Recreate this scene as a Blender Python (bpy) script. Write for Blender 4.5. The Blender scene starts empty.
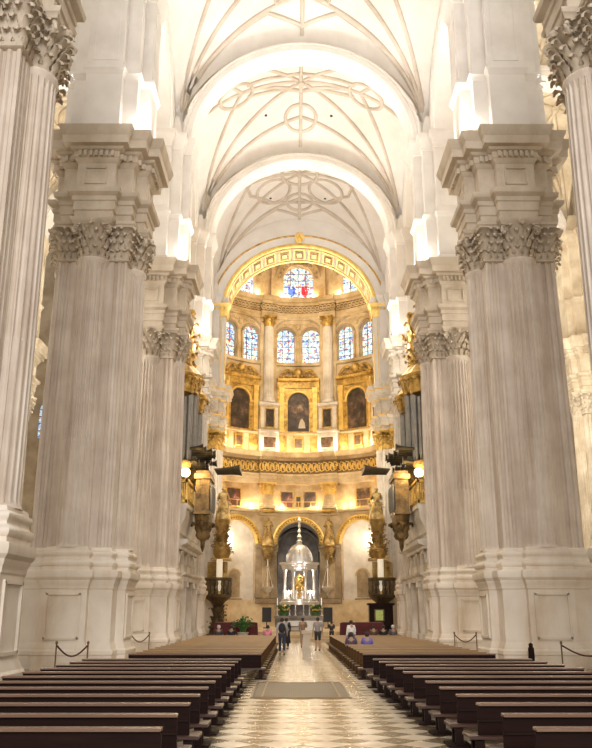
# lamp and added fill strengths
EN = dict(cornice=210, cross=170, attic=45, aisle_up=1500, aisle=2400, tribune=160, pier_fill=450, balc=130, gall=200, top=190, niche=130, rot=3600, rotlow=1300, tab=350, tabin=70, chapel=420, west=38500, nave=350, world=.3, exposure=0.0)
import bpy, bmesh, math, random
from mathutils import Vector, Matrix
random.seed(7)
PI = math.pi
D2R = PI / 180
COL = bpy.context.scene.collection
K = 0.85                      # plan units -> metres (applied once at the end)
SC = bpy.context.scene

# ------------------------------------------------------------------ materials
def new_mat(name):
    m = bpy.data.materials.new(name); m.use_nodes = True
    nt = m.node_tree
    return m, nt, nt.nodes['Principled BSDF']

def sock(n, *names):
    for k in names:
        if k in n.inputs: return n.inputs[k]

def coords(nt, scale=(1, 1, 1), rot=(0, 0, 0), kind='Object'):
    tc = nt.nodes.new('ShaderNodeTexCoord'); mp = nt.nodes.new('ShaderNodeMapping')
    mp.inputs['Scale'].default_value = scale; mp.inputs['Rotation'].default_value = rot
    nt.links.new(tc.outputs[kind], mp.inputs['Vector'])
    return mp.outputs['Vector']

def noise(nt, vec, scale, detail=4, rough=.6):
    n = nt.nodes.new('ShaderNodeTexNoise'); n.inputs['Scale'].default_value = scale
    n.inputs['Detail'].default_value = detail; n.inputs['Roughness'].default_value = rough
    nt.links.new(vec, n.inputs['Vector']); return n.outputs['Fac']

def ramp(nt, fac, stops, interp='LINEAR'):
    r = nt.nodes.new('ShaderNodeValToRGB'); r.color_ramp.interpolation = interp
    el = r.color_ramp.elements
    while len(el) < len(stops): el.new(.5)
    for e, (p, c) in zip(el, stops):
        e.position = p; e.color = (*c, 1)
    nt.links.new(fac, r.inputs['Fac']); return r.outputs['Color']

def mixc(nt, fac, a, b, mode='MIX'):
    m = nt.nodes.new('ShaderNodeMix'); m.data_type = 'RGBA'; m.blend_type = mode
    if isinstance(fac, (int, float)): m.inputs[0].default_value = fac
    else: nt.links.new(fac, m.inputs[0])
    for i, v in ((6, a), (7, b)):
        if isinstance(v, tuple): m.inputs[i].default_value = (*v, 1)
        else: nt.links.new(v, m.inputs[i])
    return m.outputs[2]

def bump(nt, b, h, strength=.3, dist=.05):
    n = nt.nodes.new('ShaderNodeBump'); n.inputs['Strength'].default_value = strength
    n.inputs['Distance'].default_value = dist
    nt.links.new(h, n.inputs['Height']); nt.links.new(n.outputs['Normal'], b.inputs['Normal'])

def stone(name, ca, cb, cc, sxy=1.2, sz=.12, rough=.75, bs=.15, kind='Object', streak=.6):
    m, nt, b = new_mat(name)
    v = coords(nt, (sxy, sxy, sz), kind=kind)
    n1 = noise(nt, v, 1.0, 6, .65)
    c1 = ramp(nt, n1, [(.34, ca), (.5, cb), (.68, cc)])
    v2 = coords(nt, (1, 1, 1), kind=kind)
    n2 = noise(nt, v2, .55, 5, .6)
    c2 = ramp(nt, n2, [(.35, tuple(x * .84 for x in ca)), (.62, (1, 1, 1))])
    c = mixc(nt, streak, c1, mixc(nt, 1.0, c1, c2, 'MULTIPLY'))
    nt.links.new(c, b.inputs['Base Color']); b.inputs['Roughness'].default_value = rough
    sock(b, 'Specular IOR Level').default_value = .25
    n3 = noise(nt, v2, 9, 3); bump(nt, b, n3, bs, .02)
    return m

def plain(name, col, rough=.6, metal=0., var=.12, scale=3., bs=.0, spec=.5, emis=None, es=0):
    m, nt, b = new_mat(name)
    v = coords(nt)
    n = noise(nt, v, scale, 4)
    c = ramp(nt, n, [(.3, tuple(max(0, x * (1 - var)) for x in col)), (.7, tuple(min(1, x * (1 + var)) for x in col))])
    nt.links.new(c, b.inputs['Base Color'])
    b.inputs['Roughness'].default_value = rough; b.inputs['Metallic'].default_value = metal
    sock(b, 'Specular IOR Level').default_value = spec
    if bs: bump(nt, b, n, bs, .05)
    if emis:
        b.inputs['Emission Color'].default_value = (*emis, 1); b.inputs['Emission Strength'].default_value = es
    return m

M = {}
M['pier'] = stone('pier_stone', (.55, .455, .375), (.71, .63, .55), (.80, .735, .665), 1.8, .10, streak=.35)
M['ped'] = stone('pedestal_stone', (.72, .62, .50), (.82, .75, .66), (.86, .80, .72), .9, .3, streak=.3)
M['entab'] = stone('entablature_stone', (.54, .46, .36), (.64, .56, .46), (.71, .64, .54), .9, .5, streak=.35)
M['capital'] = stone('capital_stone', (.50, .42, .33), (.60, .52, .42), (.68, .60, .50), 1.2, 1.0, streak=.3)
M['vault'] = stone('vault_plaster', (.79, .75, .71), (.83, .80, .76), (.86, .83, .80), .25, .25, .85, .05, streak=.25)
M['attic'] = stone('attic_plaster', (.70, .66, .61), (.77, .73, .69), (.80, .77, .73), .25, .25, .85, .05, streak=.25)
M['rib'] = stone('rib_plaster', (.58, .51, .43), (.66, .59, .51), (.72, .66, .58), .5, .5, .85, .05, streak=.3)
M['aisle'] = stone('aisle_stone', (.62, .53, .40), (.74, .66, .53), (.80, .73, .61), .4, .4, .85, .08)
M['apse'] = stone('apse_stone', (.58, .44, .25), (.74, .60, .39), (.80, .69, .49), .5, .4, .7, .1)
M['apse_dark'] = stone('apse_brown_stone', (.38, .29, .18), (.50, .40, .27), (.60, .50, .36), .5, .4, .7, .1)
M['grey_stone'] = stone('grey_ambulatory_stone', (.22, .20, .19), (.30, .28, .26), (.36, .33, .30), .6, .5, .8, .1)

def gold_mat(name, ca, cb, metal, rough):
    m, nt, b = new_mat(name)
    v = coords(nt)
    n = noise(nt, v, 1.6, 6, .7)
    c = ramp(nt, n, [(.36, ca), (.62, cb)])
    nt.links.new(c, b.inputs['Base Color']); b.inputs['Metallic'].default_value = metal
    b.inputs['Roughness'].default_value = rough
    n2 = noise(nt, v, 6, 4); bump(nt, b, n2, .5, .08)
    return m
M['gold'] = gold_mat('gilding', (.30, .17, .035), (.78, .52, .15), .55, .38)
M['gold_bright'] = gold_mat('bright_gilding', (.74, .48, .12), (.95, .68, .22), .5, .34)
M['gold_dark'] = gold_mat('tarnished_gilding', (.22, .13, .04), (.52, .35, .12), .55, .42)
M['umber'] = plain('umber_ground', (.20, .12, .045), .6, 0, .3)
M['organ_case'] = gold_mat('dark_gilded_oak', (.07, .045, .02), (.30, .19, .07), .4, .5)
M['bronze'] = gold_mat('dark_bronze', (.05, .035, .02), (.17, .12, .06), .6, .45)
M['silver'] = plain('silver', (.80, .78, .75), .28, .75, .08, 4, .1)
M['silver_grey'] = plain('silver_dome_metal', (.52, .50, .49), .4, .6, .15, 3, .1)
M['pipe'] = plain('organ_pipe_metal', (.26, .25, .23), .45, .5, .2, 2)
M['pipe_dark'] = plain('dark_trumpet_metal', (.10, .085, .06), .4, .6, .3, 2)
M['white_marble'] = stone('white_marble', (.70, .64, .56), (.80, .75, .68), (.84, .80, .74), .6, .5, .5, .05)
M['black'] = plain('black_cloth', (.012, .012, .014), .6, 0, .3)
M['velvet'] = plain('dark_red_velvet', (.09, .012, .015), .8, 0, .3)
M['cloth'] = plain('white_cloth', (.78, .76, .72), .9, 0, .06)
M['leaf'] = plain('green_leaves', (.05, .14, .03), .6, 0, .5)
M['terracotta'] = plain('pale_pot', (.45, .40, .33), .7)
M['rope'] = plain('dark_red_rope', (.10, .025, .02), .8)
M['brass'] = plain('dark_brass', (.16, .10, .05), .35, .7, .2)
M['stand'] = plain('beige_stand', (.50, .42, .32), .6, 0, .12)
M['green_lit'] = plain('green_lit_panel', (.30, .36, .10), .5, 0, .3, 6, emis=(.55, .6, .15), es=.25)
M['lamp_glow'] = plain('lit_lamp_glass', (1, .8, .45), .4, emis=(1, .72, .3), es=14)
M['candle'] = plain('white_wax', (.86, .82, .74), .5, emis=(1, .86, .6), es=.35)
M['niche_glow'] = plain('niche_glow_pane', (1, .95, .85), .5, emis=(1, .86, .62), es=3.0)

def wood(name, ca, cb, rough):
    m, nt, b = new_mat(name)
    v = coords(nt, (.5, 6, 6))
    n = noise(nt, v, 2.0, 6, .6)
    c = ramp(nt, n, [(.3, ca), (.7, cb)])
    nt.links.new(c, b.inputs['Base Color']); b.inputs['Roughness'].default_value = rough
    sock(b, 'Specular IOR Level').default_value = .12 if rough > .45 else .5
    bump(nt, b, n, .06, .01)
    return m
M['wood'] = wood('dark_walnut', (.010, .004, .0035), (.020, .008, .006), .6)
M['wood_top'] = wood('polished_walnut_sheen', (.13, .07, .045), (.21, .125, .085), .32)  # dark walnut lightened: the glossy reflection on the tops is put into the colour
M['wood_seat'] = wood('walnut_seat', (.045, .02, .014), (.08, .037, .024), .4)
M['sheen'] = wood('walnut_gold_reflection', (.055, .027, .009), (.11, .056, .02), .5)  # far pews, same walnut: golden reflection of the apse put into the colour
M['sheen_top'] = wood('polished_walnut_gold_sheen', (.26, .155, .065), (.40, .255, .12), .3)  # far rail tops: the reflected glow is painted lighter than on the backs

def floor_mat():
    m, nt, b = new_mat('checkered_marble')
    v = coords(nt, (1, 1, 1), (0, 0, PI / 4))
    ck = nt.nodes.new('ShaderNodeTexChecker'); ck.inputs['Scale'].default_value = 1 / (.62 * K)
    nt.links.new(v, ck.inputs['Vector'])
    n = noise(nt, coords(nt), .9, 6, .7)
    lt = ramp(nt, n, [(.3, (.50, .41, .29)), (.65, (.74, .68, .57))])
    dk = ramp(nt, n, [(.3, (.12, .085, .045)), (.7, (.26, .195, .115))])
    nt.links.new(mixc(nt, ck.outputs['Fac'], dk, lt), b.inputs['Base Color'])
    b.inputs['Roughness'].default_value = .27
    sock(b, 'Specular IOR Level').default_value = .4
    return m
M['floor'] = floor_mat()

def grate_mat():
    m, nt, b = new_mat('floor_grate_metal')
    v = coords(nt)
    w = nt.nodes.new('ShaderNodeTexWave'); w.wave_type = 'BANDS'; w.bands_direction = 'X'
    w.inputs['Scale'].default_value = 7; nt.links.new(v, w.inputs['Vector'])
    c = ramp(nt, w.outputs['Fac'], [(.3, (.085, .07, .05)), (.7, (.125, .105, .08))])
    nt.links.new(c, b.inputs['Base Color']); b.inputs['Roughness'].default_value = .5
    return m
M['grate'] = grate_mat()

def glass_mat(name, seedv, es=1.5, sc=3.0, cols=None):
    m, nt, b = new_mat(name)
    v = coords(nt, (1, 1, 1)); 
    mp = v.node; mp.inputs['Location'].default_value = (seedv * 3.1, seedv * 1.7, seedv * 2.3)
    vo = nt.nodes.new('ShaderNodeTexVoronoi'); vo.inputs['Scale'].default_value = sc
    nt.links.new(v, vo.inputs['Vector'])
    sep = nt.nodes.new('ShaderNodeSeparateColor'); nt.links.new(vo.outputs['Color'], sep.inputs[0])
    big = noise(nt, v, .8, 2)
    mixn = nt.nodes.new('ShaderNodeMath'); mixn.operation = 'MULTIPLY_ADD'
    nt.links.new(sep.outputs[0], mixn.inputs[0]); mixn.inputs[1].default_value = .7
    ad = nt.nodes.new('ShaderNodeMath'); ad.operation = 'MULTIPLY'; nt.links.new(big, ad.inputs[0]); ad.inputs[1].default_value = .3
    nt.links.new(ad.outputs[0], mixn.inputs[2])
    cols = cols or [(.0, (.10, .20, .55)), (.22, (.32, .52, .80)), (.36, (.62, .80, .92)), (.50, (.88, .90, .90)), (.64, (.40, .66, .85)), (.74, (.62, .16, .14)), (.80, (.85, .74, .42))]
    c = ramp(nt, mixn.outputs[0], cols, 'CONSTANT')
    ve = nt.nodes.new('ShaderNodeTexVoronoi'); ve.feature = 'DISTANCE_TO_EDGE'; ve.inputs['Scale'].default_value = sc
    nt.links.new(v, ve.inputs['Vector'])
    e = ramp(nt, ve.outputs['Distance'], [(.01, (.12, .12, .15)), (.05, (1, 1, 1))])
    col = mixc(nt, 1.0, c, e, 'MULTIPLY')
    nt.links.new(col, b.inputs['Base Color']); nt.links.new(col, b.inputs['Emission Color'])
    b.inputs['Emission Strength'].default_value = es; b.inputs['Roughness'].default_value = .3
    return m
M['glass'] = [glass_mat('stained_glass_%d' % i, i, .95, 4.6) for i in range(6)]
M['glass_pale'] = glass_mat('pale_leaded_glass', 5, 1.3, 2.0, [(.0, (.8, .76, .68)), (.3, (.9, .86, .78)), (.45, (.85, .82, .76)), (.6, (.92, .9, .84)), (.7, (.8, .78, .72)), (.8, (.9, .84, .74)), (.9, (.95, .93, .88))])
M['glass_blue'] = glass_mat('blue_heraldic_glass', 9, .9, 4.5, [(.0, (.03, .06, .4)), (.35, (.08, .16, .6)), (.5, (.1, .2, .55)), (.6, (.6, .7, .9)), (.7, (.04, .08, .4)), (.8, (.3, .3, .7)), (.9, (.8, .8, .9))])
M['glass_red'] = glass_mat('red_heraldic_glass', 11, .9, 4.5, [(.0, (.4, .02, .04)), (.35, (.6, .06, .08)), (.5, (.5, .03, .05)), (.6, (.9, .75, .7)), (.7, (.4, .02, .05)), (.8, (.7, .2, .1)), (.9, (.9, .8, .8))])
M['glass_yellow'] = glass_mat('yellow_glass', 13, .8, 2.0, [(.0, (.8, .5, .04)), (.35, (.9, .62, .08)), (.5, (.95, .7, .15)), (.6, (.85, .55, .05)), (.7, (.9, .65, .1)), (.8, (.8, .5, .05)), (.9, (.9, .7, .3))])

def paint_mat(name, seedv, dark, mid, light):
    m, nt, b = new_mat(name)
    v = coords(nt); v.node.inputs['Location'].default_value = (seedv * 2.3, seedv * 5.1, seedv * 1.3)
    n = noise(nt, v, 1.1, 5, .6)
    c = ramp(nt, n, [(.38, dark), (.55, mid), (.70, light)])
    nt.links.new(c, b.inputs['Base Color']); b.inputs['Roughness'].default_value = .45
    return m
M['paint'] = [paint_mat('canvas_%d' % i, i, (.025, .016, .010), a, l) for i, (a, l) in enumerate([
    ((.09, .05, .03), (.42, .30, .18)), ((.07, .045, .03), (.22, .13, .08)), ((.14, .04, .03), (.45, .30, .22)),
    ((.06, .06, .05), (.30, .26, .18)), ((.16, .09, .05), (.50, .36, .22))])]

# ------------------------------------------------------------------ mesh builder
class MB:
    def __init__(s, T=None):
        s.v = []; s.f = []; s.T = T
    def add(s, vs, fs):
        b = len(s.v)
        s.v.extend([tuple(s.T(*p)) for p in vs] if s.T else [tuple(p) for p in vs])
        s.f.extend([tuple(b + i for i in f) for f in fs])
        return s
    def box(s, c, d, rz=0, nx=1):
        x, y, z = c; a, b, h = d[0] / 2, d[1] / 2, d[2] / 2
        ca, sa = math.cos(rz), math.sin(rz)
        vs = []; fs = []
        for i in range(nx + 1):
            px = -a + 2 * a * i / nx
            for py, pz in ((-b, -h), (b, -h), (b, h), (-b, h)):
                vs.append((x + px * ca - py * sa, y + px * sa + py * ca, z + pz))
        for i in range(nx):
            q = 4 * i
            for j in range(4):
                k = (j + 1) % 4
                fs.append((q + j, q + 4 + j, q + 4 + k, q + k))
        fs.append((0, 1, 2, 3)); e = 4 * nx; fs.append((e + 3, e + 2, e + 1, e))
        return s.add(vs, fs)
    def lathe(s, prof, n=16, a0=0, a1=2 * PI, c=(0, 0, 0), cap=True, sx=1, sy=1):
        full = abs(a1 - a0 - 2 * PI) < 1e-6
        m = n if full else n + 1
        vs = []; fs = []
        for r, z in prof:
            for i in range(m):
                a = a0 + (a1 - a0) * i / n
                vs.append((c[0] + sx * r * math.cos(a), c[1] + sy * r * math.sin(a), c[2] + z))
        for j in range(len(prof) - 1):
            for i in range(n):
                i2 = (i + 1) % m
                fs.append((j * m + i, j * m + i2, (j + 1) * m + i2, (j + 1) * m + i))
        if cap:
            fs.append(tuple(range(m - 1, -1, -1)))
            t = (len(prof) - 1) * m
            fs.append(tuple(range(t, t + m)))
        return s.add(vs, fs)
    def section(s, rings, closed=True, cap=True):
        """rings: list of equally long vertex loops"""
        m = len(rings[0]); vs = [p for r in rings for p in r]; fs = []
        for j in range(len(rings) - 1):
            for i in range(m if closed else m - 1):
                i2 = (i + 1) % m
                fs.append((j * m + i, j * m + i2, (j + 1) * m + i2, (j + 1) * m + i))
        if cap:
            fs.append(tuple(range(m - 1, -1, -1))); t = (len(rings) - 1) * m
            fs.append(tuple(range(t, t + m)))
        return s.add(vs, fs)
    def stack(s, plan, prof, cap=True):
        """sweep (offset, z) around an orthogonal counter-clockwise plan"""
        n = len(plan); rings = []
        nr = []
        for i in range(n):
            a, b = plan[i], plan[(i + 1) % n]
            dx, dy = b[0] - a[0], b[1] - a[1]; L = math.hypot(dx, dy)
            nr.append((dy / L, -dx / L))
        for o, z in prof:
            r = []
            for i in range(n):
                n1, n2 = nr[i - 1], nr[i]
                dt = 1 + n1[0] * n2[0] + n1[1] * n2[1]
                r.append((plan[i][0] + o * (n1[0] + n2[0]) / dt, plan[i][1] + o * (n1[1] + n2[1]) / dt, z))
            rings.append(r)
        return s.section(rings, True, cap)
    def tube(s, pts, r, n=6, closed=False):
        P = [Vector(p) for p in pts]; m = len(P); rings = []
        for i in range(m):
            if closed: t = P[(i + 1) % m] - P[i - 1]
            else: t = P[min(i + 1, m - 1)] - P[max(i - 1, 0)]
            t.normalize()
            up = Vector((0, 0, 1)) if abs(t.z) < .9 else Vector((1, 0, 0))
            a = t.cross(up).normalized(); b = a.cross(t)
            rr = r[i] if isinstance(r, (list, tuple)) else r
            rings.append([tuple(P[i] + a * (rr * math.cos(2 * PI * k / n)) + b * (rr * math.sin(2 * PI * k / n))) for k in range(n)])
        if closed: rings.append(rings[0])
        return s.section(rings, True, not closed)
    def ball(s, c, r, n=10, sq=(1, 1, 1)):
        m = max(4, n // 2); pr = [(max(1e-4, math.sin(PI * j / m)), -math.cos(PI * j / m)) for j in range(m + 1)]
        vs = []; fs = []
        for q, z in pr:
            for i in range(n):
                a = 2 * PI * i / n
                vs.append((c[0] + r * sq[0] * q * math.cos(a), c[1] + r * sq[1] * q * math.sin(a), c[2] + r * sq[2] * z))
        for j in range(m):
            for i in range(n):
                fs.append((j * n + i, j * n + (i + 1) % n, (j + 1) * n + (i + 1) % n, (j + 1) * n + i))
        return s.add(vs, fs)
    def arc(s, fr, cx, ch, a, b, sec, t0=0, t1=PI, n=28, cap=True):
        """sweep a closed section [(dr, w)] along an elliptical arch in the frame fr(s, h, w)"""
        rings = []
        for i in range(n + 1):
            t = t0 + (t1 - t0) * i / n
            rings.append([fr(cx - (a + dr) * math.cos(t), ch + (b + dr) * math.sin(t), w) for dr, w in sec])
        return s.section(rings, True, cap)
    def ring(s, fr, prof, s0, s1, n=40, cap=True):
        """sweep a closed (w, h) profile along s"""
        rings = []
        for i in range(n + 1):
            q = s0 + (s1 - s0) * i / n
            rings.append([fr(q, h, w) for w, h in prof])
        return s.section(rings, True, cap)
    def wallarch(s, fr, s0, s1, h0, h1, cx, hw, sill, spring, rise, rev=.5, n=20, top=None, w=0, nsub=3):
        """wall panel with one round-headed opening and its reveal"""
        tp = top or (lambda q: h1)
        def q4(p):
            s.add([fr(*x) for x in p], [(0, 1, 2, 3)])
        for x0, x1 in ((s0, cx - hw), (cx + hw, s1)):
            for k in range(nsub):
                a = x0 + (x1 - x0) * k / nsub; b = x0 + (x1 - x0) * (k + 1) / nsub
                if b - a > 1e-5: q4([(a, h0, w), (b, h0, w), (b, tp(b), w), (a, tp(a), w)])
        us = [cx - hw * math.cos(PI * i / n) for i in range(n + 1)]
        hs = [spring + rise * math.sin(PI * i / n) for i in range(n + 1)]
        for i in range(n):
            q4([(us[i], hs[i], w), (us[i + 1], hs[i + 1], w), (us[i + 1], tp(us[i + 1]), w), (us[i], tp(us[i]), w)])
            q4([(us[i], hs[i], w - rev), (us[i + 1], hs[i + 1], w - rev), (us[i + 1], hs[i + 1], w), (us[i], hs[i], w)])
            if sill > h0: q4([(us[i], h0, w), (us[i + 1], h0, w), (us[i + 1], sill, w), (us[i], sill, w)])
            if sill > h0: q4([(us[i], sill, w), (us[i + 1], sill, w), (us[i + 1], sill, w - rev), (us[i], sill, w - rev)])
        for x, g in ((cx - hw, 1), (cx + hw, -1)):
            q4([(x, sill, w), (x, sill, w - rev), (x, spring, w - rev), (x, spring, w)][::g])
        return s
    def pane(s, fr, cx, hw, sill, spring, rise, w=0, n=16):
        for i in range(n):
            t0, t1 = PI * i / n, PI * (i + 1) / n
            a, b = cx - hw * math.cos(t0), cx - hw * math.cos(t1)
            s.add([fr(a, sill, w), fr(b, sill, w), fr(b, spring + rise * math.sin(t1), w), fr(a, spring + rise * math.sin(t0), w)], [(0, 1, 2, 3)])
        return s
    def leaf(s, o, out, side, h, wd, curl, bell=.15, th=.05):
        """acanthus leaf: o base, out / side unit vectors"""
        o = Vector(o); out = Vector(out); side = Vector(side); up = Vector((0, 0, 1))
        prof = [(0, 0), (.04 + .06 * bell, .2), (.06 + .15 * bell, .4), (.08 + .35 * bell, .6), (bell * .8 + curl * .3, .84), (bell + curl * .7, .98), (bell + curl, .93), (bell + curl * 1.02, .76)]
        wds = [.55, 1.0, .62, 1.05, .64, .95, .6, .25]
        fr = []; bk = []
        for (d, z), q in zip(prof, wds):
            for k, e in ((-1, 0), (-.5, .06), (0, .12), (.5, .06), (1, 0)):
                p = o + out * (d + e * wd * .8) + up * (z * h) + side * (k * q * wd / 2)
                fr.append(tuple(p)); bk.append(tuple(p - out * th - up * (th * .3 if z > .8 else 0)))
        fs = []; m = len(prof); N = m * 5
        for j in range(m - 1):
            for i in range(4):
                a = j * 5 + i
                fs.append((a, a + 1, a + 6, a + 5)); fs.append((N + a, N + a + 5, N + a + 6, N + a + 1))
            for i, g in ((0, 1), (4, -1)):
                a = j * 5 + i
                fs.append((a, a + 5, N + a + 5, N + a)[::g])
        return s.add(fr + bk, fs)
    def data(s, name, mat, smooth=35):
        me = bpy.data.meshes.new(name); me.from_pydata(s.v, [], s.f)
        bm = bmesh.new(); bm.from_mesh(me)
        bmesh.ops.remove_doubles(bm, verts=bm.verts, dist=1e-4)
        bmesh.ops.recalc_face_normals(bm, faces=bm.faces)
        if smooth:
            lim = smooth * D2R
            for f in bm.faces: f.smooth = True
            for e in bm.edges:
                if len(e.link_faces) == 2 and e.calc_face_angle(0) > lim: e.smooth = False
        bm.to_mesh(me); bm.free()
        me.materials.append(mat); return me
    def build(s, name, mat, parent=None, smooth=35):
        return link(name, s.data(name, mat, smooth), parent)

def link(name, data, parent=None, loc=(0, 0, 0), rz=0):
    o = bpy.data.objects.new(name, data); COL.objects.link(o)
    o.location = loc; o.rotation_euler = (0, 0, rz)
    if parent: o.parent = parent
    return o
def tag(o, label, cat, group=None):
    o['label'] = label; o['category'] = cat
    if group: o['group'] = group
    return o
def thing(name, label, cat, loc=(0, 0, 0), rz=0, group=None):
    return tag(link(name, None, None, loc, rz), label, cat, group)
def struct(o):
    o['kind'] = 'structure'; return o
def copy_tree(o, loc=None, rz=None, label=None, parent=None):
    c = o.copy(); COL.objects.link(c)
    if parent: c.parent = parent
    for ch in list(o.children): copy_tree(ch, parent=c)
    if loc is not None: c.location = loc
    if rz is not None: c.rotation_euler = (0, 0, rz)
    if label: c['label'] = label
    return c
def remat(o, mp):
    """give this copy's own material on object level"""
    for ch in [o] + list(o.children_recursive):
        n = ch.name.split('.')[0]
        if n in mp and ch.material_slots:
            ch.material_slots[0].link = 'OBJECT'; ch.material_slots[0].material = mp[n]
def ordn(i): return ['first', 'second', 'third', 'fourth', 'fifth', 'sixth', 'seventh', 'eighth', 'ninth', 'tenth', 'eleventh', 'twelfth', 'thirteenth', 'fourteenth', 'fifteenth', 'sixteenth', 'seventeenth', 'eighteenth', 'nineteenth', 'twentieth'][i]

def FX(y0): return lambda s, h, w: (s, y0 - w, h)              # wall across the nave, w towards the camera
def FY(x0, sg=1): return lambda s, h, w: (x0 + sg * w, s, h)   # wall along the nave, w towards +x*sg
# ------------------------------------------------------------------ layout
ROWS = [23.1, 39.1, 55.1, 71.1, 87.1]     # pier rows along the nave
PX = 10.55                                # pier axis from the nave axis
SP = 36.4                                 # springing height of the vaults

def cross(c, r, e):
    return [(-r, -e), (r, -e), (r, -c), (c, -c), (c, -r), (e, -r), (e, r), (c, r), (c, c), (r, c), (r, e), (-r, e), (-r, c), (-c, c), (-c, r), (-e, r), (-e, -r), (-c, -r), (-c, -c), (-r, -c)]

# ------------------------------------------------------------------ clustered pier
def flute_ring(r, a0, a1, n, depth, z, c):
    pts = []
    for k in range(n):
        for q, d in ((0, 0), (.2, 0), (.32, .75), (.6, 1.0), (.88, .75)):
            a = a0 + (a1 - a0) * (k + q) / n
            pts.append((c[0] + (r - d * depth) * math.cos(a), c[1] + (r - d * depth) * math.sin(a), z))
    pts.append((c[0] + r * math.cos(a1), c[1] + r * math.sin(a1), z))
    return pts

def make_pier_meshes():
    D = {}
    # pedestal with panels and the attic base mouldings
    b = MB(); P = cross(2.02, 1.0, 2.38)
    b.stack(P, [(.16, -.02), (.16, .55), (.2, .6), (.2, .74), (.12, .82), (.1, .9), (.06, 1.0), (.02, 1.08), (0, 1.12), (0, 3.28), (.04, 3.34), (.05, 3.5), (.1, 3.58), (.11, 3.68), (.21, 3.8), (.24, 3.98), (.22, 4.1), (.0, 4.12)])
    for k in range(4):
        a = k * PI / 2; ca, sa = math.cos(a), math.sin(a)
        for (u, z, du, dz) in ((0, 1.26, 1.5, .1), (0, 3.1, 1.5, .1), (-.72, 2.18, .1, 1.9), (.72, 2.18, .1, 1.9)):
            x, y = u, -2.41
            b.box((x * ca - y * sa, x * sa + y * ca, z), (du, .1, dz), a)
    D['pedestal'] = b.data('pedestal', M['ped'], 30)
    b = MB()
    Q = cross(1.80, .9, 2.34)
    b.stack(Q, [(.12, 4.1), (.12, 4.26), (.17, 4.3), (.2, 4.4), (.17, 4.52), (.09, 4.56), (.06, 4.64), (.08, 4.72), (.12, 4.76), (.14, 4.84), (.11, 4.93), (.04, 4.96), (.02, 5.06), (0, 5.1)])
    D['base'] = b.data('base', M['ped'], 50)
    # core shaft with fluted corners
    def core(c, z):
        pts = []
        strip = [(-1, 0), (-.93, 0), (-.9, .05), (-.84, .05), (-.81, 0), (-.75, 0), (-.72, .05), (-.66, .05), (-.63, 0), (-.57, 0)]
        for k in range(4):
            a = k * PI / 2; ca, sa = math.cos(a), math.sin(a)
            for t, d in strip + [(-q, d) for q, d in reversed(strip)][:-1]:
                x, y = t * c, -(c - d * c)
                pts.append((x * ca - y * sa, x * sa + y * ca, z))
        return pts
    b = MB(); b.section([core(1.76, 5.08), core(1.76, 9), core(1.73, 14), core(1.68, 19.1)])
    D['core_shaft'] = b.data('core_shaft', M['pier'], 25)
    # one fluted half column towards -y
    c = (0, -1.48)
    b = MB(); rings = []
    a0, a1, n = PI - .25, 2 * PI + .25, 14
    for z, r, d in ((5.08, .96, .0), (5.2, .9, .0), (5.35, .885, .06), (9.9, .88, .06), (10.0, .88, .12), (12.5, .865, .12), (15.5, .845, .115), (18.5, .80, .11), (18.75, .80, .0), (18.85, .84, 0), (18.95, .86, 0), (19.02, .84, 0)):
        rings.append(flute_ring(r, a0, a1, n, d, z, c))
    b.section(rings)
    D['column_shaft'] = b.data('column_shaft', M['pier'], 25)
    # corinthian capital of the half column
    b = MB()
    b.lathe([(.80, 19.0), (.70, 19.15), (.68, 19.9), (.78, 20.45), (.98, 20.72), (.6, 20.74)], 20, PI - .2, 2 * PI + .2, (c[0], c[1], 0))
    def lf(a, z, h, w, curl, r=.78, bell=.12):
        o = (c[0] + r * math.cos(a), c[1] + r * math.sin(a), z)
        b.leaf(o, (math.cos(a), math.sin(a), 0), (-math.sin(a), math.cos(a), 0), h, w, curl, bell)
    for row, (z, h, wd, curl, r, bell) in enumerate(((19.0, .56, .30, .26, .72, .10), (19.26, .74, .30, .30, .70, .16), (19.66, .74, .28, .32, .72, .2), (20.1, .58, .24, .30, .78, .2))):
        n = 8 if row % 2 == 0 else 7
        for i in range(n): lf(PI - .1 + (i + (.5 if row % 2 else 0)) * (PI + .2) / 7, z, h, wd, curl, r, bell)
    for sx in (-1, 1):          # corner volutes
        for aa in (PI * 1.5 + sx * PI / 4,):
            ctr = Vector((c[0] + 1.12 * math.cos(aa), c[1] + 1.12 * math.sin(aa), 20.42))
            dv = Vector((math.cos(aa), math.sin(aa), 0))
            pts = []
            for j in range(15):
                t = j / 14 * 3.2 * PI; r = .25 * (1 - j / 18)
                pts.append(tuple(ctr + dv * (-r * math.cos(t)) + Vector((0, 0, r * math.sin(t)))))
            b.tube(pts, [.10 - .003 * j for j in range(15)], 6)
    b.ball((c[0], c[1] - 1.02, 20.82), .17, 8)
    # abacus with hollow sides
    ab = []
    for k in range(9):
        t = -1 + 2 * k / 8
        ab.append((c[0] + 1.06 * t, c[1] - 1.06 + .22 * (1 - t * t), 0))
    ab += [(1.06, -.9, 0), (-1.06, -.9, 0)]
    rg = []
    for z, o in ((20.7, .9), (20.84, .95), (20.88, 1.0), (21.06, 1.03)):
        rg.append([(x * o, c[1] + (y - c[1]) * o, z) for x, y, _ in ab])
    b.section(rg)
    D['capital'] = b.data('capital', M['capital'], 40)
    # capital of the pilaster corner between two half columns
    b = MB(); k0 = -1.5
    b.stack([(-1.80, -1.80), (-.7, -1.80), (-.7, -.7), (-1.80, -.7)], [(-.1, 18.95), (-.02, 19.0), (-.14, 19.15), (-.14, 20.3), (.06, 20.72), (.14, 20.76), (.14, 20.84), (.2, 20.9), (.2, 21.06)])
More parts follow.
